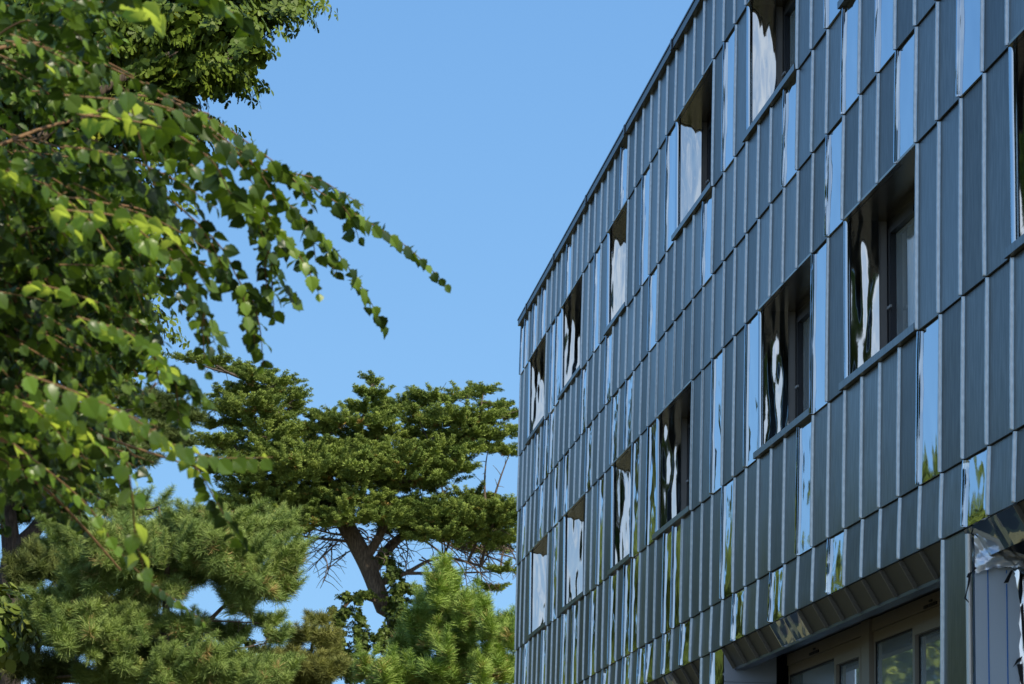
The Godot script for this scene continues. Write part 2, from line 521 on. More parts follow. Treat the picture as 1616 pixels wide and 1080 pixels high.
func build_ground_opening(b: Node3D, lo: int, hi: int, jamb: String) -> void:
	var bay := sub("glazed_bay", b)
	var ys := 2.011 + EYE
	var yi := 1.859 + EYE
	# sloping apron of narrow panels, one per facade column
	for c in range(lo, hi):
		var z0 := zn(c)
		var z1 := zn(c + 1)
		var pm := MB.new()
		var f := FastNoiseLite.new()
		f.seed = c + 50
		f.frequency = 1.0
		var shiny: bool = (c in [7, 8] and lo == -1) or (c in [-3, -4] and lo == -9) or (c == 18 and lo == 15)
		var pts := []
		for i in 5:
			var t := i / 4.0
			var row := []
			for j in 5:
				var u := j / 4.0
				var k := (0.016 if shiny else 0.002) * sin(PI * u) * sin(PI * t) * (0.5 + f.get_noise_2d(u * 2.0, t * 2.0))
				row.append(Vector3(lerpf(0.002, 0.092, t) + k * 0.85, lerpf(ys, yi, t) + k * 0.5, lerpf(z0 - 0.003, z1 + 0.003, u)))
			pts.append(row)
		pm.grid(pts, Vector3(-0.85, -0.5, 0))
		var p := put("mirror_apron_panel" if shiny else "apron_panel", pm.mesh(), M.mirror if shiny else M.apron, bay)
		var sm := MB.new()
		var nrm := Vector3(-0.86, -0.51, 0)
		var a0 := Vector3(0.002, ys, z1)
		var a1 := Vector3(0.092, yi, z1)
		var dz := Vector3(0, 0, 0.009)
		var o := nrm * 0.024
		sm.quad(a0 + dz, a1 + dz, a1 + dz + o, a0 + dz + o, Vector3(0, 0, 1))
		sm.quad(a0 - dz, a1 - dz, a1 - dz + o, a0 - dz + o, Vector3(0, 0, -1))
		sm.quad(a0 - dz + o, a1 - dz + o, a1 + dz + o, a0 + dz + o, nrm)
		sm.quad(a1 - dz, a1 + dz, a1 + dz + o, a1 - dz + o, Vector3(0, -1, 0))
		put("standing_seam", sm.mesh(), M.mirror if shiny else M.apron_seam, p)
	var zl := zn(lo)
	var zh := zn(hi)
	var lip := MB.new()
	if lo == -1: lip.box(Vector3(0.085, yi - 0.022, zh + 0.01), Vector3(0.165, yi - 0.002, zl - 0.01))
	lip.box(Vector3(0.115, yi + 0.11, zh + 0.01), Vector3(0.60, yi + 0.13, zl - 0.01))
	put("soffit", lip.mesh(), M.frame, bay)
	# side reveals down to the ground
	var near := MB.new()
	near.box(Vector3(0.022, 0.02, zl - 0.004), Vector3(0.62, ys, zl + 0.02))
	put("side_reveal", near.mesh(), M.trim, bay)
	var depth := 0.41 if jamb == "grey" else 0.50
	var far := MB.new()
	if jamb == "grey":
		far.box(Vector3(0.006, 0.02, zh - 0.02), Vector3(depth, 1.745 + EYE, zh + 0.006))
		far.box(Vector3(0.008, 1.749 + EYE, zh - 0.02), Vector3(depth, ys - 0.004, zh + 0.006))
		put("side_reveal", far.mesh(), M.plain_panel, bay)
	# frames of the glazing, set back in the reveal
	var fx := 0.50
	var top := yi + 0.105
	var y0 := 0.03
	var span := (zl - zh)
	var units := 2 if span > 4.0 else 1
	if units == 2:
		var ps := MB.new()
		ps.box(Vector3(fx - 0.03, y0, zn(7.5) + 0.002), Vector3(fx + 0.06, top, zn(7.0) - 0.002))
		put("post", ps.mesh(), M.warm, bay)
	for k in units:
		var u0 := zh + 0.012 + (span - 0.024) * k / units      # far end of this unit
		var u1 := zh + 0.012 + (span - 0.024) * (k + 1) / units
		if units == 2:
			u0 = zh + 0.012 if k == 0 else zn(7.0)
			u1 = zn(7.5) if k == 0 else zl - 0.012
		var un := sub("window_unit", bay)
		un.name = "glazing" if k == 0 else "glazing_001"
		var fr := MB.new()
		var head := 1.835 + EYE
		fr.box(Vector3(fx - 0.01, head + 0.045, u0), Vector3(fx + 0.06, top, u1))              # header board
		fr.box(Vector3(fx, head - 0.03, u0), Vector3(fx + 0.06, head + 0.042, u1))             # top rail
		var br := MB.new()
		br.box(Vector3(fx, y0, u0), Vector3(fx + 0.06, y0 + 0.09, u1))
		put("bottom_rail", br.mesh(), M.warm, un)
		var leaf := (u1 - u0) / 3.0
		var cuts := [u0]
		if units == 2 and k == 1:
			cuts = [u0, zn(4.65), zn(1.9), u1]
		elif units == 2:
			cuts = [u0, zn(9.45), u1]
		else:
			cuts = [u0, u0 + leaf, u0 + 2 * leaf, u1]
		var put_frame := put("frame", fr.mesh(), M.warm, un)
		for i in cuts.size():
			var st := MB.new()
			var c: float = cuts[i]
			var half := 0.045
			st.box(Vector3(fx + 0.003, y0 + 0.09, maxf(c - half, u0)), Vector3(fx + 0.057, head - 0.03, minf(c + half, u1)))
			put("mullion", st.mesh(), M.warm, un)
		for i in cuts.size() - 1:
			var a: float = cuts[i] + 0.05
			var e: float = cuts[i + 1] - 0.05
			# an opening leaf with its own frame
			var st := MB.new()
			var t := head - 0.032
			if i % 2 == 1 or units == 1:
				st.box(Vector3(fx - 0.022, t - 0.06, a), Vector3(fx + 0.02, t, e))
				st.box(Vector3(fx - 0.022, y0 + 0.1, a), Vector3(fx + 0.02, t - 0.06, a + 0.06))
				st.box(Vector3(fx - 0.022, y0 + 0.1, e - 0.06), Vector3(fx + 0.02, t - 0.06, e))
				put("sash", st.mesh(), M.warm, un)
				a += 0.06; e -= 0.06; t -= 0.06
			var gk := MB.new()
			gk.box(Vector3(fx + 0.004, y0 + 0.1, a), Vector3(fx + 0.012, t, a + 0.012))
			gk.box(Vector3(fx + 0.004, t - 0.012, a + 0.012), Vector3(fx + 0.012, t, e))
			put("gasket", gk.mesh(), M.rubber, un)
			var g := MB.new()
			g.box(Vector3(fx + 0.014, y0 + 0.095, a + 0.001), Vector3(fx + 0.022, t - 0.001, e))
			put("pane", g.mesh(), M.glass_low, un)
		# trickle vent on the header board
		var vz: float = zn(10.85) if k == 0 else zn(3.65)
		if units == 1: vz = (u0 + u1) / 2
		var vt := MB.new()
		for i in 6:
			vt.box(Vector3(fx - 0.018, 1.885 + EYE, vz - 0.17 + i * 0.057), Vector3(fx - 0.010, 1.905 + EYE, vz - 0.17 + i * 0.057 + 0.046))
		vt.box(Vector3(fx - 0.018, 1.915 + EYE, vz - 0.03), Vector3(fx - 0.010, 1.928 + EYE, vz + 0.04))
		put("vent", vt.mesh(), M.grille, un)

func ragged(pts: Array, z: float, thick: float) -> ArrayMesh:
	# a thin sheet with a torn outline, in the plane facing the camera
	var b := MB.new()
	var poly := PackedVector2Array()
	for p in pts: poly.append(Vector2(p[0], p[1]))
	var idx := Geometry2D.triangulate_polygon(poly)
	for i in range(0, idx.size(), 3):
		var a := poly[idx[i]]
		var c := poly[idx[i + 1]]
		var e := poly[idx[i + 2]]
		b.tri(Vector3(a.x, a.y, z), Vector3(c.x, c.y, z), Vector3(e.x, e.y, z), Vector3(0, 0, 1), Vector3(0, 0, 1), Vector3(0, 0, 1))
		b.tri(Vector3(a.x, a.y, z - thick), Vector3(c.x, c.y, z - thick), Vector3(e.x, e.y, z - thick), Vector3(0, 0, -1), Vector3(0, 0, -1), Vector3(0, 0, -1))
	for i in poly.size():
		var p := poly[i]
		var q := poly[(i + 1) % poly.size()]
		b.quad(Vector3(p.x, p.y, z), Vector3(q.x, q.y, z), Vector3(q.x, q.y, z - thick), Vector3(p.x, p.y, z - thick), Vector3(q.y - p.y, p.x - q.x, 0))
	return b.mesh()

func torn_reveal(b: Node3D) -> void:
	# the far reveal of the right-hand opening: polished sheet under a half torn protective film
	var g := sub("film_covered_reveal", b)
	g.set_meta("label", "wide reveal under half torn pale blue protective film")
	g.position = Vector3(0, EYE, zn(-2))
	var back := MB.new()
	back.box(Vector3(0.004, -1.58, -0.02), Vector3(0.52, 2.0, 0.002))
	put("backing", back.mesh(), M.trim, g)
	put("polished_sheet", reveal_sheet(0.02, 0.50, 3.58, [0.10, 0.30, 0.16, 0.34], 0.030, 77), M.mirror, g, Vector3(0, -1.58, 0.006))
	var tr := MB.new()
	var strip := []
	for t in [0.0, 0.3, 0.6, 0.85, 1.0]:
		var row := []
		for i in 8:
			var a := -0.35 + 2.3 * i / 7.0
			row.append(Vector3(0.010 - 0.022 * sin(a), -1.58 + 3.56 * t, 0.008 + 0.020 * cos(a)))
		strip.append(row)
	tr.grid(strip, Vector3(-0.7, 0, 1))
	put("edge_trim", tr.mesh(), M.edge_pale, g)
	# the film: straight on the left, torn along the top and the right
	var r := RandomNumberGenerator.new()
	r.seed = 5
	var pts := [[0.024, -1.55]]
	var y := -1.55
	while y < 1.70:
		var x := 0.262 + 0.010 * sin(y * 9.0) + r.randf_range(-0.010, 0.010)
		if y > 1.2: x -= 0.02 * (y - 1.2)
		pts.append([x, y])
		y += r.randf_range(0.03, 0.075)
	pts.append_array([[0.228, 1.745], [0.240, 1.775], [0.225, 1.80], [0.205, 1.805], [0.17, 1.808], [0.145, 1.815], [0.118, 1.80], [0.085, 1.802], [0.055, 1.785], [0.024, 1.765]])
	put("protective_film", ragged(pts, 0.062, 0.0015), M.film, g)
	for x in [0.090, 0.190]:
		var ln := MB.new()
		ln.box(Vector3(x, -1.55, 0.0635), Vector3(x + 0.0060, 1.79, 0.0642))
		put("printed_line", ln.mesh(), M.film_line, g)
	put("curled_edge", reveal_sheet(0.258, 0.325, 3.36, [0.24, 0.36, 0.30, 0.36], 0.006, 31), M.bright_edge, g, Vector3(0, -1.58, 0.048))
	# torn flaps and crumpled film at the head
	put("torn_flap", ragged([[0.178, 1.755], [0.216, 1.80], [0.240, 1.75], [0.246, 1.705], [0.223, 1.70], [0.188, 1.72]], 0.070, 0.001), M.film, g)
	put("torn_flap", ragged([[0.214, 1.79], [0.227, 1.79], [0.200, 1.725], [0.174, 1.72]], 0.072, 0.001), M.film_black, g)
	put("torn_flap", ragged([[0.103, 1.862], [0.143, 1.83], [0.183, 1.828], [0.193, 1.80], [0.168, 1.805], [0.133, 1.815]], 0.074, 0.001), M.film_black, g)
	put("torn_flap", ragged([[0.263, 1.60], [0.276, 1.62], [0.284, 1.50], [0.288, 1.42], [0.278, 1.36], [0.270, 1.46]], 0.071, 0.001), M.film_black, g)
	put("torn_flap", ragged([[0.218, 1.285], [0.240, 1.325], [0.270, 1.345], [0.263, 1.322], [0.240, 1.305]], 0.071, 0.001), M.film_black, g)
	put("torn_flap", ragged([[0.240, 1.30], [0.268, 1.305], [0.278, 1.16], [0.260, 1.20]], 0.069, 0.001), M.film_black, g)
	# hanging black strip on the left of the reveal
	put("hanging_strip", ragged([[0.030, 1.795], [0.018, 1.80], [0.004, 1.775], [-0.018, 1.765], [-0.026, 1.745], [-0.016, 1.742], [-0.022, 1.70], [-0.032, 1.655], [-0.040, 1.635], [-0.033, 1.628], [-0.016, 1.612], [-0.014, 1.617], [-0.029, 1.636], [-0.024, 1.665], [-0.006, 1.725], [-0.002, 1.760], [0.015, 1.783]], 0.085, 0.001), M.film_black, g)
	var cr := MB.new()
	var f := FastNoiseLite.new()
	f.seed = 9
	f.frequency = 1.0
	f.fractal_octaves = 2
	var rows := []
	for i in 15:
		var t := i / 14.0
		var row := []
		for j in 15:
			var u := j / 14.0
			var x := lerpf(0.022, 0.30, u)
			var top := lerpf(1.972, 1.872, pow(u, 0.75)) - 0.012 * sin(u * 9.0)
			var low := lerpf(1.765, 1.775, u) + 0.030 * sin(u * 3.0) + 0.015 * f.get_noise_2d(u * 9.0, 3.0)
			row.append(Vector3(x, lerpf(top, low, t), 0.065 + 0.034 * f.get_noise_2d(u * 3.2, t * 1.6) + 0.05 * u + 0.03 * t))
		rows.append(row)
	cr.grid(rows, Vector3(0, 0, 1))
	put("crumpled_film", cr.mesh(), M.clear_film, g)

func build_building() -> void:
	M.apron = mat("bronze_soffit", lin(0.075, 0.066, 0.046), 0.42, 0.5)
	M.apron_seam = mat("bronze_seam", lin(0.17, 0.155, 0.12), 0.4, 0.5)
	M.glass_low = M.glass.duplicate()
	M.glass_low.metallic = 0.55
	M.edge_pale = mat("pale_edge", lin(0.62, 0.58, 0.52), 0.3, 0.6)
	M.bright_edge = mat("bright_curled_sheet", lin(0.88, 0.89, 0.90), 0.20, 0.9)
	M.head = mat("bronze_head_sheet", lin(0.20, 0.165, 0.11), 0.22, 0.8)
	M.clear_film = mat("clear_film", lin(0.84, 0.87, 0.90), 0.26, 0.45)
	var b := thing("office_building", "long three storey office block clad in dark zinc and scattered mirror panels", "building", Vector3(D, 0, 0))
	build_facade(b)
	# shell behind the cladding
	var y_top: float = HR[0] + EYE
	var wl := MB.new()
	wl.box(Vector3(2.6, 0, zn(FAR_END) + 0.2), Vector3(11, y_top - 0.25, zn(NEAR_END) - 0.2))
	put("core_wall", wl.mesh(), M.inner, b)
	var ends := MB.new()
	ends.box(Vector3(0.004, 0, zn(FAR_END) - 0.02), Vector3(11, y_top + 0.02, zn(FAR_END) + 0.0))
	put("end_wall", ends.mesh(), M.zinc1, b)
	var ends2 := MB.new()
	ends2.box(Vector3(0.004, 0, zn(NEAR_END) + 0.0), Vector3(11, y_top + 0.02, zn(NEAR_END) + 0.03))
	put("end_wall", ends2.mesh(), M.zinc1, b)
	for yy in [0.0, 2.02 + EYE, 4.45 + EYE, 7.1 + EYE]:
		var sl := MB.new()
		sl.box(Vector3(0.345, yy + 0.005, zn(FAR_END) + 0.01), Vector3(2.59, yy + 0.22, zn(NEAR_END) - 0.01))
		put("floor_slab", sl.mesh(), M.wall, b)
	var rf := MB.new()
	rf.box(Vector3(0.03, y_top + 0.005, zn(FAR_END) + 0.01), Vector3(11, y_top + 0.03, zn(NEAR_END) - 0.01))
	put("roof", rf.mesh(), M.wall, b)
	var cp := MB.new()
	cp.box(Vector3(-0.05, y_top - 0.035, zn(FAR_END) - 0.05), Vector3(0.35, y_top + 0.034, zn(NEAR_END) + 0.05))
	cp.box(Vector3(-0.058, y_top + 0.036, zn(FAR_END) - 0.055), Vector3(0.36, y_top + 0.052, zn(NEAR_END) + 0.055))
	put("roof_coping", cp.mesh(), M.trim, b)
	for n in range(NEAR_END + 4, FAR_END, 6):
		var cj := MB.new()
		cj.box(Vector3(-0.062, y_top - 0.039, zn(n) - 0.035), Vector3(0.362, y_top + 0.055, zn(n) + 0.035))
		put("coping_joint", cj.mesh(), M.trim, b)
	# partition walls give the rooms behind the windows an end
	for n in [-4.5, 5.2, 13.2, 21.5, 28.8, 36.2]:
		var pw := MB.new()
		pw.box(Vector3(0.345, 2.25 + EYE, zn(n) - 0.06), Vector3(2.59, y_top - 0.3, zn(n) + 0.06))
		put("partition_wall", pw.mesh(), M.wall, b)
	# lean of each reveal: upper outer, upper inner, lower outer, lower inner (radians)
	var up := [[0.2, 0.1, 0.2, 0.1], [0.2, 0.1, 0.2, 0.1], [0.26, 0.16, 0.30, 0.15], [0.36, 0.34, 0.34, 0.20], [0.105, 0.28, 0.10, 0.25], [0.095, 0.105, 0.10, 0.13], [0.09, 0.10, 0.095, 0.20]]
	var dn := [[0.2, 0.1, 0.2, 0.1], [0.135, 0.15, 0.14, 0.27], [0.125, 0.13, 0.13, 0.14], [0.11, 0.12, 0.115, 0.13], [0.34, 0.16, 0.30, 0.10], [0.34, 0.30, 0.26, 0.34], [0.28, 0.34, 0.34, 0.22]]
	for i in UPPER.size():
		build_window(b, UPPER[i][0], UPPER[i][1], HR[2] + EYE, HR[1] + EYE, up[i], 60 + i)
	for i in LOWER.size():
		build_window(b, LOWER[i][0], LOWER[i][1], HR[5] + EYE, HR[4] + EYE, dn[i], 80 + i)
	for g in GROUND:
		build_ground_opening(b, g[0], g[1], "film" if g[0] == -9 else "grey")
	torn_reveal(b)

# ---------------------------------------------------------------- vegetation
func needle_tuft(seed_at: int, count: int, length: float, width: float, spread: float) -> ArrayMesh:
	var r := RandomNumberGenerator.new()
	r.seed = seed_at
	var b := MB.new()
	for i in count:
		var a := r.randf() * TAU
		var e := acos(1.0 - r.randf() * spread)
		var d := Vector3(sin(e) * cos(a), cos(e), sin(e) * sin(a))
		var s := d.cross(Vector3(r.randf_range(-1, 1), r.randf_range(-1, 1), r.randf_range(-1, 1))).normalized() * width * 0.5
		var p := Vector3(0, r.randf_range(-0.35, 0.25) * length, 0)
		var l := length * r.randf_range(0.75, 1.1)
		var nn := d.cross(s).normalized()
		if nn.y < 0: nn = -nn
		nn = (nn + Vector3(0, 0.4, 0) + d * 0.3).normalized()
		b.tri(p - s, p + s, p + d * l + s * 0.5, nn, nn, nn)
		b.tri(p - s, p + d * l + s * 0.5, p + d * l - s * 0.5, nn, nn, nn)
	return b.mesh()

# a small flat spray of scale foliage made of stubby upright shoots
func scale_spray(seed_at: int) -> ArrayMesh:
	var r := RandomNumberGenerator.new()
	r.seed = seed_at
	var b := MB.new()
	for i in 26:
		var a := r.randf() * TAU
		var o := Vector3(cos(a), 0, sin(a)) * r.randf() * 0.13 + Vector3(0, r.randf_range(-0.05, 0.05), 0)
		var d := (Vector3(cos(a) * 0.7, r.randf_range(0.25, 1.2), sin(a) * 0.7)).normalized() * r.randf_range(0.10, 0.19)
		var s := d.cross(Vector3(r.randf_range(-1, 1), 0.2, r.randf_range(-1, 1))).normalized() * 0.017
		var nn := d.cross(s).normalized()
		if nn.y < 0: nn = -nn
		nn = (nn + Vector3(0, 0.5, 0)).normalized()
		b.tri(o - s * 0.6, o + s * 0.6, o + d * 0.6 + s, nn, nn, nn)
		b.tri(o - s * 0.6, o + d * 0.6 + s, o + d, nn, nn, nn)
		b.tri(o - s * 0.6, o + d, o + d * 0.6 - s, nn, nn, nn)
	return b.mesh()

# a bunch of lobed leaves round a twig end
func leaf_bunch(seed_at: int, count: int, length: float, lobes: bool) -> ArrayMesh:
	var r := RandomNumberGenerator.new()
	r.seed = seed_at
	var b := MB.new()
	for i in count:
		var a := TAU * i / count + r.randf_range(-0.4, 0.4)
		var d := Vector3(cos(a), r.randf_range(-0.5, 0.5), sin(a)).normalized()
		var up := (Vector3(0, 1, 0) + Vector3(r.randf_range(-1, 1), 0, r.randf_range(-1, 1)) * 0.6).normalized()
		var s := d.cross(up).normalized()
		var nn := s.cross(d).normalized()
		if nn.y < 0: nn = -nn
		var l := length * r.randf_range(0.7, 1.15)
		var prof := [0.02, 0.16, 0.12, 0.27, 0.18, 0.34, 0.22, 0.30, 0.06] if lobes else [0.02, 0.22, 0.33, 0.38, 0.38, 0.34, 0.25, 0.14, 0.02]
		for k in prof.size() - 1:
			var t0 := float(k) / (prof.size() - 1)
			var t1 := float(k + 1) / (prof.size() - 1)
			var c0 := d * (0.015 + l * t0) - nn * l * 0.18 * t0 * t0
			var c1 := d * (0.015 + l * t1) - nn * l * 0.18 * t1 * t1
			for e in [-1.0, 1.0]:
				b.tri(c0, c0 + s * e * prof[k] * l + nn * 0.08 * l * prof[k], c1 + s * e * prof[k + 1] * l + nn * 0.08 * l * prof[k + 1], nn, nn, nn)
				b.tri(c0, c1 + s * e * prof[k + 1] * l + nn * 0.08 * l * prof[k + 1], c1, nn, nn, nn)
	return b.mesh()

func swarm(called: String, mesh: Mesh, material: Material, where: Array, tint: Array, parent: Node) -> void:
	if where.is_empty(): return
	var m := MultiMesh.new()
	m.transform_format = MultiMesh.TRANSFORM_3D
	m.use_colors = true
	m.mesh = mesh
	m.instance_count = where.size()
	for i in where.size():
		m.set_instance_transform(i, where[i])
		m.set_instance_color(i, tint[i])
	var o := MultiMeshInstance3D.new()
	o.multimesh = m
	o.material_override = material
	o.name = called
	o.set_meta("kind", "stuff")
	parent.add_child(o, true)

func curve3(a: Vector3, m: Vector3, b: Vector3, k: int) -> Array:
	var out := []
	for i in k + 1:
		var t := float(i) / k
		out.append(a.lerp(m, t).lerp(m.lerp(b, t), t))
	return out

func radii(a: float, b: float, k: int) -> Array:
	var out := []
	for i in k + 1: out.append(lerpf(a, b, float(i) / k))
	return out

func upright(dir: Vector3, scale_by: float, r: RandomNumberGenerator) -> Basis:
	var y := dir.normalized()
	var x := y.cross(Vector3(r.randf_range(-1, 1), r.randf_range(-1, 1), r.randf_range(-1, 1))).normalized()
	return Basis(x, y, x.cross(y)) * Basis.from_scale(Vector3.ONE * scale_by)

# Fill clumps (centre and half size in picture units at depth s) with foliage; returns transforms, tints and the clump centres
func fill(clumps: Array, s: float, depth: float, per: float, size: float, tones: Array, lift: float, r: RandomNumberGenerator, flat_shell := 0.45, shoots := 0.0, shoot_up := 0.3, bit_size := 1.0, shoot_len := 1.0) -> Array:
	var where := []
	var tint := []
	var mids := []
	for c in clumps:
		var ds := r.randf_range(-depth, depth)
		if c.size() > 4: ds = c[4]
		var mid := at(c[0], c[1], s + ds)
		var k := (s + ds) / FPX
		var rx: float = c[2] * k
		var ry: float = c[3] * k
		var rz := clampf(rx * 0.8, ry * 0.8, depth + ry)
		mids.append(mid)
		var n := int(per * (c[2] * c[3] + 60.0) / 100.0)
		var shade := r.randf()
		var bits := []
		var count := clampi(int(sqrt(c[2] * c[3]) * 0.42), 3, 22)
		for i in count:
			var e := Vector3(r.randfn(), r.randfn(), r.randfn()).normalized() * pow(r.randf(), 0.40) * 0.86
			bits.append([mid + Vector3(e.x * rx, e.y * ry, e.z * rz), r.randf_range(0.26, 0.52) * bit_size, r.randf()])
		var small := minf(rx, ry)
		for i in n:
			var bit: Array = bits[i % count]
			var d := Vector3(r.randfn(), r.randfn(), r.randfn()).normalized()
			var q := pow(r.randf(), flat_shell)
			# an uneven surface: bulges of its own on every clump
			q *= 0.80 + 0.30 * sin(d.x * 5.0 + c[0]) * sin(d.y * 4.0 + c[1]) + 0.12 * sin(d.z * 7.0)
			var bw: float = bit[1]
			shade = bit[2]
			var p: Vector3 = bit[0] + Vector3(d.x * lerpf(small, rx, 0.5), d.y * lerpf(small, ry, 0.5), d.z * lerpf(small, rz, 0.5)) * q * bw
			where.append(Transform3D(upright(d * 0.7 + Vector3(0, lift, 0) + Vector3(r.randf_range(-1, 1), r.randf_range(-1, 1), r.randf_range(-1, 1)) * 0.35, size * r.randf_range(0.7, 1.25), r), p))
			var t := clampf(r.randf() * 0.55 + shade * 0.45, 0.0, 1.0)
			var col: Color = tones[0].lerp(tones[1], t)
			if tones.size() > 2 and r.randf() < 0.07: col = tones[2]
			tint.append(col)
		# wispy shoots that leave the clump and give it a ragged edge
		for shoot in int(shoots * sqrt(c[2] * c[3]) * 0.35):
			var a := r.randf() * TAU
			var d := Vector3(cos(a), 0, sin(a) * 0.7)
			var st: Vector3 = mid + Vector3(d.x * rx, r.randf_range(-0.5, 0.8) * ry, d.z * rz) * r.randf_range(0.5, 0.95)
			var run := (d + Vector3(0, shoot_up + r.randf_range(-0.25, 0.35), 0)).normalized()
			var ln := r.randf_range(0.35, 1.0) * (0.45 + 0.3 * small) * shoot_len
			var m := int(ln / (0.075 * size)) + 2
			var tone := r.randf()
			for i in m:
				var t := float(i) / m
				var p := st + run * ln * t + Vector3(0, -0.16 * ln * t * t + r.randf_range(-0.03, 0.03), r.randf_range(-0.04, 0.04))
				var b := upright(run * 0.8 + Vector3(0, lift * 0.8, 0) + Vector3(r.randf_range(-1, 1), 0, r.randf_range(-1, 1)) * 0.3, size * lerpf(0.85, 0.5, t), r)
				where.append(Transform3D(b, p))
				tint.append((tones[0] as Color).lerp(tones[1], clampf(tone * 0.6 + 0.4 * r.randf(), 0, 1)))
	return [where, tint, mids]

# limbs from a trunk line to each clump
func limbs(parent: Node, trunk: Array, mids: Array, r0: float, r1: float, origin: Vector3, material: Material, r: RandomNumberGenerator) -> void:
	for m in mids:
		var best: Vector3 = trunk[0]
		var bd := 1e9
		for p in trunk:
			var d: float = (p - m).length() + (8.0 if p.y > m.y else 0.0)
			if d < bd:
				bd = d
				best = p
		var b := MB.new()
		var bend: Vector3 = best.lerp(m, 0.5) + Vector3(r.randf_range(-0.1, 0.1), r.randf_range(-0.12, 0.05), r.randf_range(-0.1, 0.1)) * bd
		var pts := curve3(best - origin, bend - origin, m - origin, 6)
		b.tube(pts, radii(r0 * clampf(bd * 0.4, 0.4, 1.2), r1, 6), 5)
		# side twigs near the end
		for k in 5:
			var t: Vector3 = pts[3 + k % 4]
			var e: Vector3 = t + Vector3(r.randf_range(-1, 1), r.randf_range(-0.4, 0.7), r.randf_range(-1, 1)).normalized() * bd * r.randf_range(0.12, 0.3)
			b.tube(curve3(t, t.lerp(e, 0.5) + Vector3(0, 0.02 * bd, 0), e, 3), radii(r1 * 0.9, r1 * 0.4, 3), 4)
		put("limb", b.mesh(), material, parent)

func trunk_line(points: Array) -> Array:
	# points: [px, py, s, radius]; returns world points, radii
	var p := []
	var r := []
	for q in points:
		p.append(at(q[0], q[1], q[2]))
		r.append(q[3])
	return [p, r]

func finer(p: Array, r: Array, k: int) -> Array:
	var pp := []
	var rr := []
	for i in p.size() - 1:
		var a: Vector3 = p[maxi(i - 1, 0)]
		var d: Vector3 = p[mini(i + 2, p.size() - 1)]
		for j in k:
			var t := float(j) / k
			pp.append((p[i] as Vector3).cubic_interpolate(p[i + 1], a, d, t))
			rr.append(lerpf(r[i], r[i + 1], t))
	pp.append(p[-1])
	rr.append(r[-1])
	return [pp, rr]

func tree(called: String, label: String, category: String, trunks: Array, clumps: Array, o: Dictionary) -> Node3D:
	var r := RandomNumberGenerator.new()
	r.seed = o.seed
	var first: Array = trunks[0]
	var base := at(first[0][0], first[0][1], first[0][2])
	base.y = 0.0
	var t := thing(called, label, category, base, o.get("group", ""))
	var spine := []
	for i in trunks.size():
		var ln := trunk_line(trunks[i])
		if i == 0:
			ln[0].insert(0, base)
			ln[1].insert(0, ln[1][0] * 1.15)
		var fine := finer(ln[0], ln[1], 5)
		var local := []
		for p in fine[0]: local.append(p - base)
		var b := MB.new()
		b.tube(local, fine[1], 10)
		put("trunk" if i == 0 else "bough", b.mesh(), o.get("bark", M.bark), t)
		spine.append_array(fine[0])
	var got := fill(clumps, o.s, o.depth, o.per, o.size, o.tones, o.lift, r, o.get("shell", 0.45), o.get("shoots", 0.0), o.get("shoot_up", 0.3), o.get("bit", 1.0), o.get("shoot_len", 1.0))
	for i in got[0].size():
		got[0][i].origin -= base
	limbs(t, spine, got[2], o.limb, o.limb * 0.28, base, o.get("bark", M.bark), r)
	var meshes: Array = o.meshes
	for k in meshes.size():
		var w := []
		var c := []
		for i in range(k, got[0].size(), meshes.size()):
			w.append(got[0][i])
			c.append(got[1][i])
		swarm("crown", meshes[k], o.mat, w, c, t)
	return t

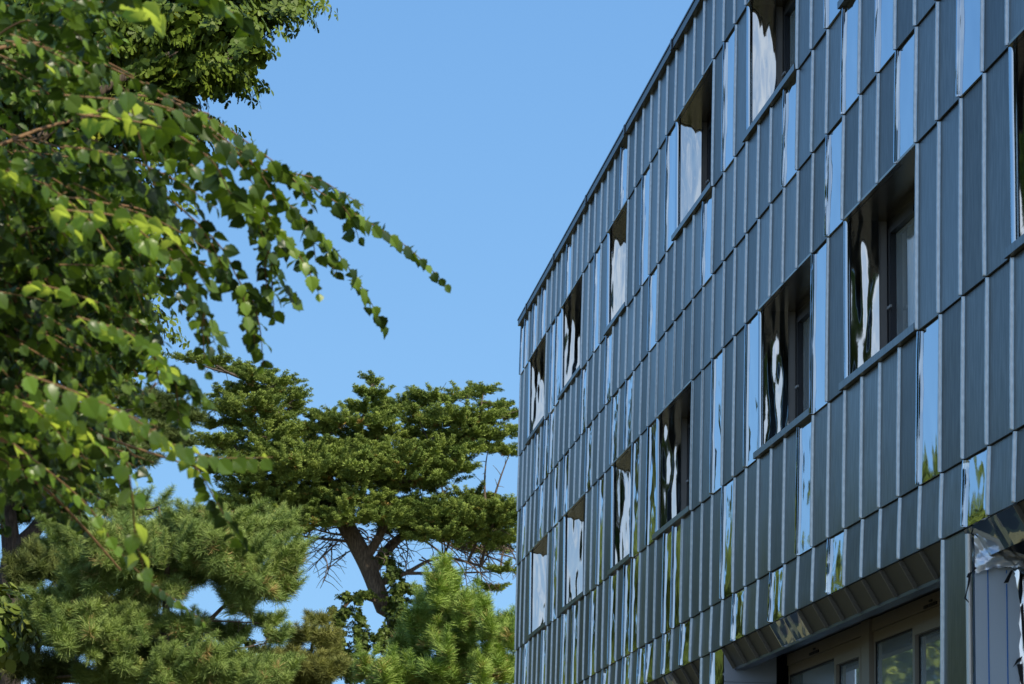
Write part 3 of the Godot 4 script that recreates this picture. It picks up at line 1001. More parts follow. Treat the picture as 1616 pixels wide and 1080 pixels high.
func build_trees() -> void:
	var tufts := [needle_tuft(1, 42, 0.19, 0.0085, 1.1), needle_tuft(2, 38, 0.22, 0.0085, 0.75)]
	var sprays := [scale_spray(1), scale_spray(2)]
	var oaks := [leaf_bunch(1, 7, 0.115, true), leaf_bunch(2, 6, 0.12, true)]
	var broad := [leaf_bunch(3, 8, 0.13, false), leaf_bunch(4, 7, 0.14, false)]

	# the big leaning cypress
	var S := 110.0
	var cyp := [[300, 568, 20, 4], [335, 572, 22, 7], [368, 585, 24, 11], [402, 597, 22, 12], [438, 605, 24, 7], [400, 620, 28, 13], [438, 622, 34, 12], [468, 627, 8, 4],
		[358, 626, 26, 9], [400, 640, 42, 16], [440, 650, 32, 15], [470, 642, 10, 4], [346, 645, 12, 6],
		[352, 673, 30, 8], [420, 690, 58, 18], [480, 680, 56, 20], [338, 700, 26, 10], [400, 715, 58, 18], [480, 715, 58, 20], [520, 660, 30, 8],
		[590, 606, 4, 7], [582, 625, 11, 11], [576, 646, 24, 10], [598, 622, 8, 4],
		[560, 666, 58, 18], [600, 690, 68, 24], [540, 712, 58, 24], [620, 722, 58, 28],
		[640, 642, 36, 11], [690, 630, 42, 12], [738, 624, 30, 5], [764, 618, 10, 4], [660, 660, 58, 18], [720, 665, 58, 15], [780, 643, 22, 7], [800, 658, 12, 8], [808, 680, 9, 4],
		[740, 690, 48, 13], [788, 688, 24, 7], [770, 710, 42, 6], [804, 716, 12, 4], [680, 702, 48, 22], [690, 738, 38, 17], [720, 742, 22, 7],
		[560, 750, 58, 18], [620, 765, 56, 16], [662, 768, 36, 12], [740, 790, 48, 11], [790, 802, 33, 11], [700, 806, 48, 13], [760, 826, 56, 12], [800, 842, 24, 10], [700, 850, 54, 12], [760, 868, 46, 8],
		[400, 772, 48, 22], [450, 790, 56, 22], [500, 782, 48, 20], [380, 802, 28, 12], [430, 822, 46, 14], [345, 740, 30, 22], [650, 800, 40, 14], [640, 840, 36, 12], [800, 902, 14, 4], [780, 930, 14, 4],
		[520, 742, 120, 46, -1.5], [450, 745, 90, 40, -1.5], [640, 752, 90, 36, -1.5], [420, 800, 70, 22, -1.0], [480, 815, 60, 16, -1.0], [600, 800, 50, 16, -1.5], [560, 790, 60, 18, -1.5], [700, 720, 70, 24, -1.5], [400, 660, 50, 24, -1.0], [740, 665, 46, 18, -1.5], [720, 812, 80, 22, -1.5], [765, 812, 54, 28, -1.2], [700, 835, 70, 24, -1.2], [780, 852, 36, 18, -1.0], [650, 815, 50, 20, -1.0], [545, 818, 50, 18, -1.8], [605, 822, 40, 20, -1.8], [480, 828, 44, 12, -1.5], [420, 838, 50, 12, -1.0]]
	var c := tree("cypress_tree", "big leaning dark cypress with flat windswept crown beside the building's far corner", "tree",
		[[[626, 1010, S, 0.34], [606, 960, S, 0.32], [585, 905, S, 0.32], [566, 865, S, 0.33], [538, 815, S, 0.32], [515, 765, S, 0.26], [470, 700, S + 0.5, 0.2], [425, 640, S + 0.8, 0.10], [380, 592, S + 0.5, 0.05]],
			[[574, 885, S, 0.2], [604, 835, S - 0.4, 0.15], [630, 745, S - 0.5, 0.13], [690, 690, S - 1, 0.10], [760, 655, S - 2, 0.06]],
			[[583, 905, S, 0.26], [630, 850, S + 1, 0.16], [690, 830, S + 1, 0.10], [770, 820, S + 1, 0.07]],
			[[540, 815, S, 0.22], [480, 780, S, 0.18], [410, 760, S, 0.08]],
			[[590, 925, S, 0.16], [640, 905, S, 0.08], [700, 880, S, 0.05], [790, 905, S, 0.04]],
			[[530, 790, S, 0.16], [560, 700, S + 0.3, 0.08], [578, 640, S + 0.3, 0.04], [590, 605, S, 0.02]]],
		cyp, {"seed": 4, "s": S, "depth": 2.4, "per": 15.0, "size": 0.84, "shoots": 4.2, "shoot_up": 0.55, "shoot_len": 1.5, "bit": 0.56, "tones": [Color(0.075, 0.135, 0.030), Color(0.31, 0.39, 0.085), Color(0.30, 0.20, 0.06)], "lift": 0.9, "limb": 0.06, "mat": M.scale, "meshes": sprays, "shell": 0.55})
	# ivy up its trunk
	var r := RandomNumberGenerator.new()
	r.seed = 15
	var ib := MB.new()
	var ic: Array = finer([at(596, 950, S - 0.5) - c.position, at(562, 942, S - 0.6) - c.position, at(538, 968, S - 0.7) - c.position, at(534, 1010, S - 0.7) - c.position, at(548, 1080, S - 0.7) - c.position], [0.10, 0.08, 0.07, 0.06, 0.06], 5)
	ib.tube(ic[0], ic[1], 7)
	put("bough", ib.mesh(), M.bark, c)
	var ivy := fill([[608, 880, 10, 16], [620, 905, 12, 20], [630, 940, 16, 28], [624, 970, 16, 30], [640, 990, 16, 30], [576, 940, 16, 9], [556, 945, 20, 11], [538, 966, 18, 18], [530, 995, 14, 24], [540, 1020, 15, 26], [548, 1050, 16, 26], [566, 985, 9, 30], [573, 1020, 12, 30], [640, 930, 14, 11], [560, 1060, 18, 24], [600, 1010, 14, 30]],
		S - 1.0, 0.3, 46.0, 0.8, [Color(0.04, 0.075, 0.016), Color(0.15, 0.20, 0.04)], 0.2, r, 0.7, 1.5, 0.0, 1.7)
	for i in ivy[0].size(): ivy[0][i].origin -= c.position
	swarm("ivy", broad[0], M.oak, ivy[0], ivy[1], c)
	# bare twigs under the crown
	for k in 80:
		var b := MB.new()
		var x := r.randf_range(470, 800)
		var y := r.randf_range(780, 880) if x < 560 else r.randf_range(820, 890)
		var a := at(x, y, S + r.randf_range(-1.5, 1.5))
		var e := a + Vector3(r.randf_range(-0.8, 0.8) + (-0.6 if x < 560 else 0.9), r.randf_range(-1.5, -0.3), r.randf_range(-0.5, 0.5))
		var pts := curve3(a - c.position, a.lerp(e, 0.5) + Vector3(0.3, 0.25, 0) - c.position, e - c.position, 6)
		b.tube(pts, radii(0.030, 0.010, 6), 4)
		for j in 4:
			var p: Vector3 = pts[2 + j]
			var q: Vector3 = p + Vector3(r.randf_range(-0.7, 0.7), r.randf_range(-0.6, 0.2), r.randf_range(-0.3, 0.3))
			b.tube([p, p.lerp(q, 0.5) + Vector3(0, 0.06, 0), q], [0.02, 0.014, 0.008], 3)
		put("dead_branch", b.mesh(), M.dead, c)

	# young pines in the middle distance
	var pine_tones := [Color(0.11, 0.19, 0.046), Color(0.34, 0.43, 0.12), Color(0.38, 0.28, 0.11)]
	var P := 58.0
	tree("pine_tree", "bushy bright green pine with long needle tufts in front of the cypress's left side", "tree",
		[[[250, 1200, P, 0.12], [255, 1080, P + 0.5, 0.10], [262, 960, P + 0.5, 0.07], [262, 880, P, 0.05], [250, 800, P, 0.02]], [[255, 1080, P, 0.06], [330, 980, P, 0.04], [420, 900, P, 0.02]], [[255, 1100, P, 0.06], [170, 990, P, 0.04], [110, 900, P, 0.02]]],
		[[205, 800, 60, 20], [130, 852, 56, 34], [240, 850, 76, 40], [330, 832, 66, 30], [400, 850, 46, 34], [448, 830, 16, 20], [455, 880, 24, 24], [442, 925, 24, 24], [350, 900, 54, 34], [250, 915, 66, 32], [150, 930, 54, 34],
			[80, 962, 40, 34], [380, 955, 26, 18], [130, 1010, 54, 34], [215, 1035, 50, 26], [255, 1075, 54, 22], [330, 1062, 54, 20], [400, 1056, 46, 22], [290, 992, 40, 14], [420, 985, 20, 8], [440, 1010, 12, 6], [170, 1075, 50, 20], [250, 880, 150, 70, -0.6], [380, 890, 80, 60, -0.5], [150, 990, 90, 50, -0.4], [260, 1050, 120, 40, -0.4], [380, 1070, 90, 26, -0.3], [360, 1000, 30, 14]],
		{"seed": 21, "s": P, "depth": 1.0, "per": 19.0, "size": 0.95, "shoots": 2.6, "shoot_up": 1.1, "bit": 0.66, "tones": pine_tones, "lift": 0.7, "limb": 0.035, "mat": M.needle, "meshes": tufts, "group": ""})
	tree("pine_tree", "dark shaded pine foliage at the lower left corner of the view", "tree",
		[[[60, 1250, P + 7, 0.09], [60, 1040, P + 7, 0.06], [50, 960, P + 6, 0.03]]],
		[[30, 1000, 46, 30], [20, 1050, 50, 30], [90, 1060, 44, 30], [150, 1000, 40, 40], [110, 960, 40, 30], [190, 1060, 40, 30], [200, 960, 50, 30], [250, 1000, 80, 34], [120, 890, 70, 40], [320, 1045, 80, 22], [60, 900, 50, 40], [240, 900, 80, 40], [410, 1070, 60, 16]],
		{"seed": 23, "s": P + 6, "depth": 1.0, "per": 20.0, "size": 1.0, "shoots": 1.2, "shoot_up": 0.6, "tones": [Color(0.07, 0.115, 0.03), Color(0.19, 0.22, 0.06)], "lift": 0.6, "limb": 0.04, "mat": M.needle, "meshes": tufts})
	tree("pine_tree", "small yellowish pine between the left pine and the ivy covered trunk", "tree",
		[[[490, 1250, P + 3.4, 0.07], [488, 1060, P + 3.4, 0.045], [500, 990, P + 3, 0.012]]],
		[[505, 985, 16, 10], [490, 1008, 34, 16], [470, 1045, 52, 22], [520, 1030, 20, 16], [480, 1080, 60, 18], [515, 1062, 26, 18]],
		{"seed": 25, "s": P + 3, "depth": 0.6, "per": 20.0, "size": 0.95, "shoots": 1.6, "shoot_up": 0.9, "tones": [Color(0.13, 0.165, 0.04), Color(0.30, 0.30, 0.09)], "lift": 0.8, "limb": 0.03, "mat": M.needle, "meshes": tufts})
	var Q := 52.0
	tree("pine_tree", "small upright green pine with candle shoots beside the building's far corner", "tree",
		[[[705, 1250, Q + 0.6, 0.08], [703, 1080, Q + 0.5, 0.06], [702, 990, Q + 0.3, 0.035], [700, 900, Q, 0.015]]],
		[[700, 916, 13, 30], [686, 931, 13, 30], [712, 931, 13, 30], [672, 966, 13, 30], [728, 961, 13, 30], [757, 961, 13, 30], [655, 991, 13, 30], [742, 991, 13, 30], [640, 1011, 13, 30], [770, 1001, 13, 30], [795, 991, 13, 30], [625, 1036, 13, 30], [810, 1011, 13, 30], [690, 976, 13, 30], [715, 986, 13, 30], [606, 1061, 13, 30], [665, 1026, 13, 30], [735, 1031, 13, 30], [780, 1036, 13, 30], [645, 1061, 13, 30], [700, 1031, 13, 30], [590, 1081, 13, 30], [575, 1066, 13, 30], [620, 1086, 13, 30], [760, 1071, 13, 30], [800, 1061, 13, 30], [680, 1076, 13, 30], [720, 1076, 13, 30], [700, 1000, 40, 50, -0.2], [690, 1060, 80, 30, -0.3], [770, 1060, 40, 26, -0.3]],
		{"seed": 27, "s": Q, "depth": 0.9, "per": 24.0, "size": 0.85, "shoots": 0.8, "shoot_up": 3.0, "bit": 0.9, "tones": [Color(0.14, 0.25, 0.05), Color(0.40, 0.52, 0.12), Color(0.44, 0.34, 0.12)], "lift": 2.0, "limb": 0.02, "mat": M.needle, "meshes": tufts})
	# a dense dark pine farther off
	var R := 88.0
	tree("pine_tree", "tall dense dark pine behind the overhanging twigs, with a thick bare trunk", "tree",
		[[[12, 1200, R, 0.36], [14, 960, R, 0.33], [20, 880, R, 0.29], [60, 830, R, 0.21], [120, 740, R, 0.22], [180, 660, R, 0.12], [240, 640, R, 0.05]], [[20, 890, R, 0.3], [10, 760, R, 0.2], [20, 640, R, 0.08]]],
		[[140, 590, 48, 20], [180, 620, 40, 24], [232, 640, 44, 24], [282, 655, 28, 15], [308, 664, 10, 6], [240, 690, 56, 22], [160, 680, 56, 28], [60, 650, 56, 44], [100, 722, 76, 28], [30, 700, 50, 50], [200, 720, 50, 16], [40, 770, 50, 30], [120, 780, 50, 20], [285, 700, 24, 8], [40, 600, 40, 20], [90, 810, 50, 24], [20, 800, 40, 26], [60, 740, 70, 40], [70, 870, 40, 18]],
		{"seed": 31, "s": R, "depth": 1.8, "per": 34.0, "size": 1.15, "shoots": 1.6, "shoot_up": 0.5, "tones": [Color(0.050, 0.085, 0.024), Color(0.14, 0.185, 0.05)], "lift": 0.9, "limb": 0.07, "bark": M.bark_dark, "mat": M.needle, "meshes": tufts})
	# the oak at the upper left
	var K := 20.0
	tree("oak_tree", "dark green oak with small lobed leaves filling the upper left behind the twigs", "tree",
		[[[-260, 1300, K, 0.09], [-230, 900, K, 0.03], [-160, 600, K, 0.13], [-60, 380, K, 0.09], [60, 220, K, 0.05], [200, 120, K, 0.03], [330, 60, K, 0.015]], [[-160, 600, K, 0.03], [-20, 480, K, 0.05], [90, 420, K, 0.03], [170, 440, K, 0.015]], [[-60, 380, K, 0.05], [60, 300, K, 0.03], [160, 250, K, 0.015]], [[60, 220, K, 0.015], [150, 60, K, 0.03], [260, -60, K, 0.015]]],
		[[385, 12, 56, 22], [430, 4, 28, 8], [320, 45, 70, 32], [378, 122, 16, 14], [345, 100, 38, 18], [392, 84, 12, 5], [240, 60, 80, 50], [120, 60, 90, 60], [280, 130, 58, 32], [200, 180, 66, 40], [100, 180, 90, 56], [40, 280, 86, 60], [150, 290, 58, 50], [198, 336, 26, 26], [80, 400, 80, 50], [150, 470, 46, 40], [180, 525, 26, 32], [192, 565, 14, 12], [60, 520, 60, 50], [20, 120, 60, 60], [-40, 380, 60, 60], [-60, 160, 60, 90], [300, -40, 120, 30], [100, -30, 120, 30], [150, 150, 150, 110, 0.6], [310, 30, 90, 50, 0.4], [100, 350, 120, 130, 0.6], [380, 30, 40, 22, 0.3], [130, 480, 90, 70, 0.5], [250, 210, 60, 40], [60, 60, 100, 80, 0.5]],
		{"seed": 33, "s": K, "depth": 1.0, "per": 18.0, "size": 0.74, "shoots": 1.3, "shoot_up": 0.0, "bit": 0.85, "tones": [Color(0.040, 0.078, 0.012), Color(0.18, 0.26, 0.030), Color(0.34, 0.40, 0.04)], "lift": 0.3, "limb": 0.014, "mat": M.oak, "meshes": oaks, "shell": 0.6})
	# a thin shrub showing between the pines
	tree("shrub", "thin leafy shrub with sky showing through, between the two brighter pines", "shrub",
		[[[410, 1250, P + 20, 0.05], [412, 1060, P + 20, 0.03], [425, 1000, P + 20, 0.012]]],
		[[392, 1010, 14, 12], [425, 1005, 12, 10], [450, 1000, 8, 8], [410, 1035, 30, 18], [440, 1035, 16, 16], [462, 1012, 4, 6]],
		{"seed": 35, "s": P + 20, "depth": 0.6, "per": 7.0, "size": 0.9, "tones": [Color(0.03, 0.05, 0.012), Color(0.06, 0.08, 0.02)], "lift": 0.5, "limb": 0.02, "mat": M.oak, "meshes": broad})

	# trees outside the frame that the polished panels and the glass reflect
	var rr := RandomNumberGenerator.new()
	rr.seed = 77
	var far_spots := [[-6.6, -54.0, 8.8], [-6.8, -61.0, 11.0], [-9.5, -63.0, 10.5], [-7.5, -46.0, 7.4], [-11.5, -55.0, 10.0], [-13.0, -34.0, 7.0], [-16.0, -52.0, 9.5], [-9.0, -64.0, 9.0], [-22.0, -70.0, 12.5], [-17.0, -86.0, 12.0], [-30.0, -92.0, 15.0], [-24.0, -44.0, 9.0], [-20.0, -22.0, 8.5], [-32.0, -60.0, 13.0], [-26.0, -112.0, 17.0], [-12.0, -100.0, 13.0],
		[-16.0, 18.0, 8.0], [4.0, 20.0, 19.0], [2.6, 27.0, 23.0], [10.0, 24.0, 19.0], [16.0, 38.0, 9.0], [-22.0, 34.0, 10.0], [26.0, 24.0, 9.0]]
	for i in far_spots.size():
		var q: Array = far_spots[i]
		var base := Vector3(q[0], 0, q[1])
		var h: float = q[2]
		var t := thing("leafy_tree", "round leafy tree seen only as a reflection in the mirror panels" if q[1] < 0 else "tall leafy tree behind the viewer, seen only in the window reveals", "tree", base, "trees seen only in reflections")
		var b := MB.new()
		b.tube([Vector3.ZERO, Vector3(0.1, h * 0.3, 0), Vector3(0.0, h * 0.6, 0.1), Vector3(0.1, h * 0.92, 0)], [h * 0.025, h * 0.02, h * 0.012, 0.02], 8)
		put("trunk", b.mesh(), M.bark, t)
		var w := []
		var tint := []
		var tone := rr.randf()
		for k in 15:
			var a := rr.randf() * TAU
			var yy := rr.randf_range(0.18, 0.95)
			var rad := h * 0.30 * sqrt(maxf(0.05, 1.0 - pow((yy - 0.5) / 0.5, 2.0)))
			var mid := Vector3(cos(a) * rad * rr.randf(), h * yy, sin(a) * rad * rr.randf())
			for j in 320:
				var d := Vector3(rr.randfn(), rr.randfn(), rr.randfn()).normalized()
				var p := mid + d * h * 0.15 * pow(rr.randf(), 0.5) * Vector3(1, 0.75, 1)
				w.append(Transform3D(upright(d + Vector3(0, 0.4, 0), h * 0.16 * rr.randf_range(0.7, 1.2), rr), p))
				tint.append(Color(0.075, 0.135, 0.020).lerp(Color(0.28, 0.31, 0.05), clampf(rr.randf() * 0.6 + tone * 0.4, 0, 1)))
		swarm("crown", broad[i % 2], M.oak, w, tint, t)

# ---------------------------------------------------------------- the twigs in front
func leaf_mesh(seed_at: int) -> ArrayMesh:
	var r := RandomNumberGenerator.new()
	r.seed = seed_at
	var b := MB.new()
	var prof := [0.03, 0.28, 0.39, 0.44, 0.445, 0.41, 0.33, 0.22, 0.09, 0.0]
	var curl := r.randf_range(0.05, 0.55)
	var fold := r.randf_range(0.05, 0.55)
	var side := r.randf_range(-0.1, 0.1)
	var spine := []
	for k in prof.size():
		var t := float(k) / (prof.size() - 1)
		spine.append(Vector3(side * sin(PI * t), -curl * t * t, t))
	for e in [-1.0, 1.0]:
		var rows := []
		for k in prof.size():
			var wv: float = prof[k] * (0.88 + 0.17 * (k % 2) + r.randf_range(-0.05, 0.05))
			var mid := Vector3(e * wv * 0.55, fold * wv * 0.45 + 0.015, 0)
			var edge := Vector3(e * wv, fold * wv * 0.8 - 0.05 * curl, -0.03 * (k % 2))
			rows.append([spine[k], spine[k] + mid, spine[k] + edge])
		b.grid(rows, Vector3(0, 1, 0))
	# stalk
	b.tube([Vector3(0, 0, -0.16), Vector3(0, 0, 0)], [0.014, 0.014], 3)
	return b.mesh()

func leaf_mat(c: Color, back: Color, rough: float) -> StandardMaterial3D:
	var m := mat("broad_leaf", c, rough)
	m.cull_mode = BaseMaterial3D.CULL_DISABLED
	m.backlight_enabled = true
	m.backlight = back
	m.metallic_specular = 0.45
	return m

func build_twigs() -> void:
	var r := RandomNumberGenerator.new()
	r.seed = 91
	var base := Vector3(-2.3, 0, -5.6)
	var t := thing("elm_tree", "leafy elm branches hanging into the left of the view, close and slightly blurred", "tree", base)
	var tb := MB.new()
	tb.tube([Vector3.ZERO, Vector3(0.05, 1.2, 0), Vector3(-0.05, 2.4, -0.1), Vector3(0.1, 4.0, -0.2)], [0.16, 0.13, 0.11, 0.06], 10)
	put("trunk", tb.mesh(), M.bark, t)
	var bough_points := []
	for q in [[-260, 300, -60, 250, 60, 205, 140, 182, 215, 150, 330, 180], [-260, 380, -60, 400, 0, 428, 24, 470, 48, 515, 120, 570], [-260, 560, -80, 610, 60, 640, 120, 662, 165, 690, 290, 732], [-260, 640, -100, 690, 0, 735, 62, 765, 120, 820, 190, 900],
			[-260, 260, -60, 290, 60, 310, 140, 318, 220, 330, 280, 360], [-260, -140, -60, -110, 60, -80, 160, -62, 260, -50, 320, -30], [-200, 500, -40, 470, 60, 460, 130, 470, 190, 490, 230, 520], [-200, 120, -60, 90, 30, 70, 90, 72, 150, 90, 210, 120]]:
		var P := []
		for i in 6: P.append(at(q[i * 2], q[i * 2 + 1], 7.4 + 0.16 * i) - base)
		var fine: Array = finer(P, [0.010, 0.0075, 0.0050, 0.0042, 0.0034, 0.0022], 5)
		var bb := MB.new()
		bb.tube(fine[0], fine[1], 6)
		var y: float = clampf(P[0].y - 0.5, 1.2, 3.7)
		bb.tube(curve3(Vector3(0, y, -0.1), Vector3(0.6, P[0].y, 0.0).lerp(P[0], 0.5), P[0], 6), radii(0.045, 0.014, 6), 6)
		put("bough", bb.mesh(), M.twig, t)
		bough_points.append_array(fine[0])
	var leaves := []
	for i in 10: leaves.append(leaf_mesh(200 + i))
	var mats := []
	for c in [[0.030, 0.066, 0.014], [0.055, 0.120, 0.018], [0.11, 0.215, 0.024], [0.038, 0.086, 0.022], [0.24, 0.34, 0.03]]:
		mats.append(leaf_mat(lin(c[0], c[1], c[2]), lin(0.70, 0.88, 0.10), 0.33))
	var dry := leaf_mat(lin(0.20, 0.10, 0.045), lin(0.1, 0.06, 0.02), 0.7)
	# sprays: picture points with the depth at each end, leaf size, brightness of the far side (1 shows its underside)
	var sprays := [
		[[150, 95, 330, 185, 450, 268, 560, 338, 640, 388, 703, 448], 7.0, 8.6, 0.050, 0],
		[[230, 130, 380, 240, 455, 322, 520, 385, 572, 455, 612, 528], 7.0, 8.4, 0.052, 0],
		[[100, 150, 280, 175, 380, 262, 435, 360, 470, 405, 490, 425], 6.6, 7.8, 0.052, 0],
		[[300, 260, 385, 310, 425, 400, 440, 440, 455, 465, 462, 478], 6.9, 7.9, 0.046, 0],
		[[240, 290, 340, 380, 375, 440, 395, 470, 405, 482, 412, 490], 6.8, 7.6, 0.046, 1],
		[[180, 330, 260, 400, 300, 450, 320, 490, 332, 520, 340, 545], 6.4, 7.2, 0.052, 0],
		[[120, 500, 210, 530, 250, 570, 280, 600, 315, 628, 340, 648], 6.0, 7.2, 0.036, 0],
		[[40, 590, 170, 640, 240, 680, 280, 705, 340, 722, 430, 722], 5.6, 6.6, 0.046, 0],
		[[150, 640, 250, 690, 310, 740, 340, 790, 370, 840, 398, 872], 6.4, 7.2, 0.038, 1],
		[[20, 700, 130, 790, 180, 860, 230, 915, 280, 950, 325, 985], 6.4, 7.2, 0.034, 0],
		[[150, -60, 240, -40, 300, -20, 340, 5, 380, 30, 402, 66], 6.4, 7.2, 0.056, 1],
		[[90, -60, 160, -20, 205, 0, 228, 12, 240, 25, 248, 45], 6.0, 6.6, 0.056, 1],
		[[200, 140, 215, 200, 232, 260, 248, 300, 260, 330, 268, 352], 6.5, 6.9, 0.056, 0],
		[[80, 330, 180, 340, 250, 360, 290, 400, 318, 440, 330, 462], 6.2, 7.0, 0.050, 1],
		[[310, 220, 350, 280, 385, 330, 405, 370, 420, 400, 432, 430], 6.9, 7.7, 0.048, 0],
		[[330, 200, 400, 262, 440, 270, 500, 282, 540, 305, 575, 325], 7.3, 8.2, 0.044, 0],
		[[120, 180, 250, 200, 330, 250, 360, 300, 380, 330, 395, 352], 6.4, 7.2, 0.052, 1],
		[[170, 170, 210, 200, 250, 240, 280, 280, 300, 310, 315, 340], 6.8, 7.6, 0.044, 0],
		[[190, 200, 230, 215, 270, 240, 300, 265, 325, 290, 345, 320], 7.0, 7.8, 0.042, 1],
		[[150, 220, 190, 260, 230, 300, 255, 340, 275, 375, 290, 410], 6.8, 7.4, 0.044, 0],
		[[210, 150, 250, 185, 285, 215, 310, 235, 335, 260, 350, 290], 7.2, 7.9, 0.042, 0],
		[[200, 730, 208, 780, 212, 830, 216, 860, 222, 880, 226, 900], 5.8, 6.0, 0.046, 0]]
	for i in 7:
		var lead: Array = sprays[i]
		for j in 5:
			var q: Array = lead[0]
			var f := r.randf_range(0.3, 3.4)
			var a := int(f)
			var x := lerpf(q[a * 2], q[a * 2 + 2], f - a)
			var y := lerpf(q[a * 2 + 1], q[a * 2 + 3], f - a)
			var ang := atan2(q[a * 2 + 3] - q[a * 2 + 1], q[a * 2 + 2] - q[a * 2]) + r.randf_range(-0.15, 0.75)
			var ln := r.randf_range(45, 120)
			var pts := []
			for m in 6:
				pts.append(x); pts.append(y)
				x += cos(ang) * ln / 5.0
				y += sin(ang) * ln / 5.0
				ang = minf(ang + 0.09, 1.5)
			var s: float = lerpf(lead[1], lead[2], f / 5.0) + r.randf_range(-0.15, 0.15)
			sprays.append([pts, s, s + 0.15, r.randf_range(0.034, 0.046), 1 if r.randf() < 0.4 else 0, 0.6])
	for k in 520:
		var x0 := r.randf_range(-170, 130)
		var y0 := r.randf_range(-60, 700)
		if r.randf() < 0.25: y0 = r.randf_range(220, 560)
		var ang := r.randf_range(0.0, 0.95)
		var ln := r.randf_range(130, 290)
		if y0 < 180:
			ln *= 0.6
			if r.randf() < 0.45: continue
		if y0 > 420:
			ln *= 0.8
			x0 = minf(x0, 70.0)
		if k % 7 == 0:
			x0 = r.randf_range(-150, 60)
			y0 = r.randf_range(480, 740)
			ln = r.randf_range(90, 190)
		var bend := r.randf_range(0.2, 0.8)
		var pts := []
		var x := x0
		var y := y0
		for i in 6:
			pts.append(x); pts.append(y)
			x += cos(ang) * ln / 5.0
			y += sin(ang) * ln / 5.0
			ang = minf(ang + bend * 0.2, 1.45)
		var s := r.randf_range(6.4, 9.0)
		sprays.append([pts, s, s + r.randf_range(0.2, 0.8), r.randf_range(0.034, 0.046), 1 if r.randf() < 0.42 else 0, 0.75])
	var all := []
	for sp in sprays:
		var P := []
		var q: Array = sp[0]
		for i in 6:
			P.append(at(q[i * 2], q[i * 2 + 1], lerpf(sp[1], sp[2], i / 5.0) + 0.5))
		var fine: Array = finer(P, [0.0024, 0.0022, 0.0019, 0.0016, 0.0013, 0.0008], 5)
		var pts: Array = fine[0]
		var local := []
		for p in pts: local.append(p - base)
		# a thin stem back towards the trunk
		var stem := MB.new()
		stem.tube(local, fine[1], 5)
		var root: Vector3 = local[0]
		var joint: Vector3 = bough_points[0]
		var best := 1e9
		for bp in bough_points:
			var dd: float = (bp - root).length() + (0.25 if bp.x > root.x else 0.0)
			if dd < best:
				best = dd
				joint = bp
		if best < 0.24: stem.tube(curve3(joint, joint.lerp(root, 0.6) + Vector3(0.02, r.randf_range(-0.08, 0.08), 0) * best * 2.0, root, 6), radii(0.0030, 0.0022, 6), 5)
		put("twig", stem.mesh(), M.twig, t)
		var size: float = sp[3]
		var run := 0.0
		var flip := 1.0
		var step := size * 0.62
		var total := 0.0
		for i in pts.size() - 1: total += (pts[i + 1] - pts[i]).length()
		var face := Vector3(0.15, 0.62, 0.78) if sp[4] == 0 else Vector3(0.25, 0.80, -0.45)
		face = (face + Vector3(r.randf_range(-1, 1), r.randf_range(-0.6, 0.6), r.randf_range(-1, 1)) * 0.25).normalized()
		var gone := 0.0
		for i in pts.size() - 1:
			var a: Vector3 = pts[i]
			var e: Vector3 = pts[i + 1]
			var seg := (e - a).length()
			while run < seg:
				var p := a.lerp(e, run / seg)
				var tn := (e - a).normalized()
				var far := (gone + run) / total
				var sd := tn.cross(face).normalized() * flip
				flip = -flip
				var dir := (tn * r.randf_range(0.35, 0.8) + sd * r.randf_range(0.6, 1.0) + Vector3(0, -0.35, 0)).normalized()
				var up: Vector3 = (face + Vector3(r.randfn(), r.randfn(), r.randfn()) * (0.42 if sp.size() < 6 else sp[5])).normalized()
				var xx: Vector3 = up.cross(dir).normalized()
				up = dir.cross(xx).normalized()
				var sc := size * r.randf_range(0.72, 1.12) * (1.0 if far < 0.85 else lerpf(1.0, 0.6, (far - 0.85) / 0.15))
				all.append([Transform3D(Basis(xx * sc, up * sc, dir * sc), p + dir * sc * 0.16 - base), (p - cam.position).length(), sp[4]])
				run += step * r.randf_range(0.8, 1.2)
			run -= seg
			gone += seg
	# the leaves that show largest are single parts
	var near := []
	var rest := []
	all.sort_custom(func(a, b): return a[1] < b[1])
	for l in all:
		if near.size() < 300 and in_view(l[0].origin + base, 0.0): near.append(l)
		else: rest.append(l)
	for l in near:
		var m: StandardMaterial3D = mats[r.randi() % 4] if l[2] == 0 else mats[1 + r.randi() % 4]
		if r.randf() < 0.010: m = dry
		var o := put("leaf", leaves[r.randi() % 10], m, t)
		o.transform = l[0]
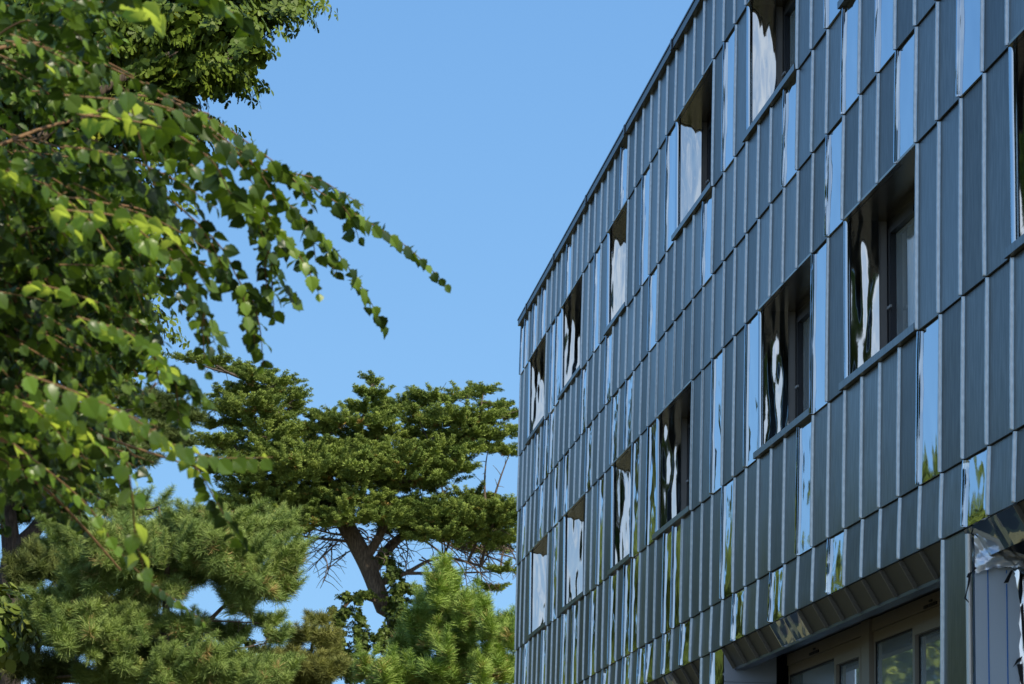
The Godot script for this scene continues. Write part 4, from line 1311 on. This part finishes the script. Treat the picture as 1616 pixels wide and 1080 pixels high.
	for k in 10:
		var w := []
		var c := []
		for i in range(k, rest.size(), 10):
			w.append(rest[i][0])
			var g: Color = Color(0.024, 0.056, 0.012).lerp(Color(0.18, 0.30, 0.03), pow(r.randf(), 1.9))
			c.append(g)
		swarm("foliage", leaves[k], M.leaf_many, w, c, t)

# ---------------------------------------------------------------- start
func _ready() -> void:
	rng.seed = 7
	cam = Camera3D.new()
	cam.name = "camera"
	cam.keep_aspect = Camera3D.KEEP_HEIGHT
	cam.rotation = Vector3(0.18495, -0.09906, 0.01698)
	cam.position = Vector3(0, EYE, 0)
	var lens := CameraAttributesPhysical.new()
	lens.frustum_focal_length = 155.6
	lens.frustum_focus_distance = 26.0
	lens.exposure_aperture = 19.0
	lens.frustum_near = 0.05
	lens.frustum_far = 2000.0
	cam.attributes = lens
	cam.fov = rad_to_deg(2.0 * atan(540.0 / FPX))
	cam.near = 0.05
	cam.far = 2000.0
	add_child(cam)
	cam.current = true
	var sun_dir := Vector3(0.42, 0.70, 0.57).normalized()
	var env := Environment.new()
	env.background_mode = Environment.BG_SKY
	env.sky = make_sky(sun_dir)
	env.tonemap_mode = Environment.TONE_MAPPER_LINEAR
	env.tonemap_exposure = 1.0
	env.sdfgi_enabled = true
	env.ssao_enabled = true
	env.ssil_enabled = true
	var we := WorldEnvironment.new()
	we.name = "world_environment"
	we.environment = env
	add_child(we)
	var sun := DirectionalLight3D.new()
	sun.name = "sun"
	sun.light_energy = 1.6
	sun.light_color = Color(1.0, 0.95, 0.86)
	sun.light_angular_distance = 0.5
	sun.shadow_enabled = true
	add_child(sun)
	sun.look_at_from_position(Vector3.ZERO, -sun_dir, Vector3.UP)

	make_materials()
	M.leaf_many = leafy("broad_leaves", Color(1, 1, 1), 0.36, 0.8, 0.45)
	var gr := PlaneMesh.new()
	gr.size = Vector2(3000, 3000)
	var g := put("ground", gr, M.ground, self)
	g.set_meta("kind", "structure")
	g.set_meta("label", "dry grass ground stretching to the horizon")
	var pa := MB.new()
	pa.box(Vector3(D - 4.5, 0.004, -60), Vector3(D - 0.02, 0.03, 20))
	var pv := put("path", pa.mesh(), M.gravel, self)
	pv.set_meta("kind", "structure")
	pv.set_meta("label", "pale gravel path along the foot of the metal facade")
	build_building()
	build_trees()
	build_twigs()
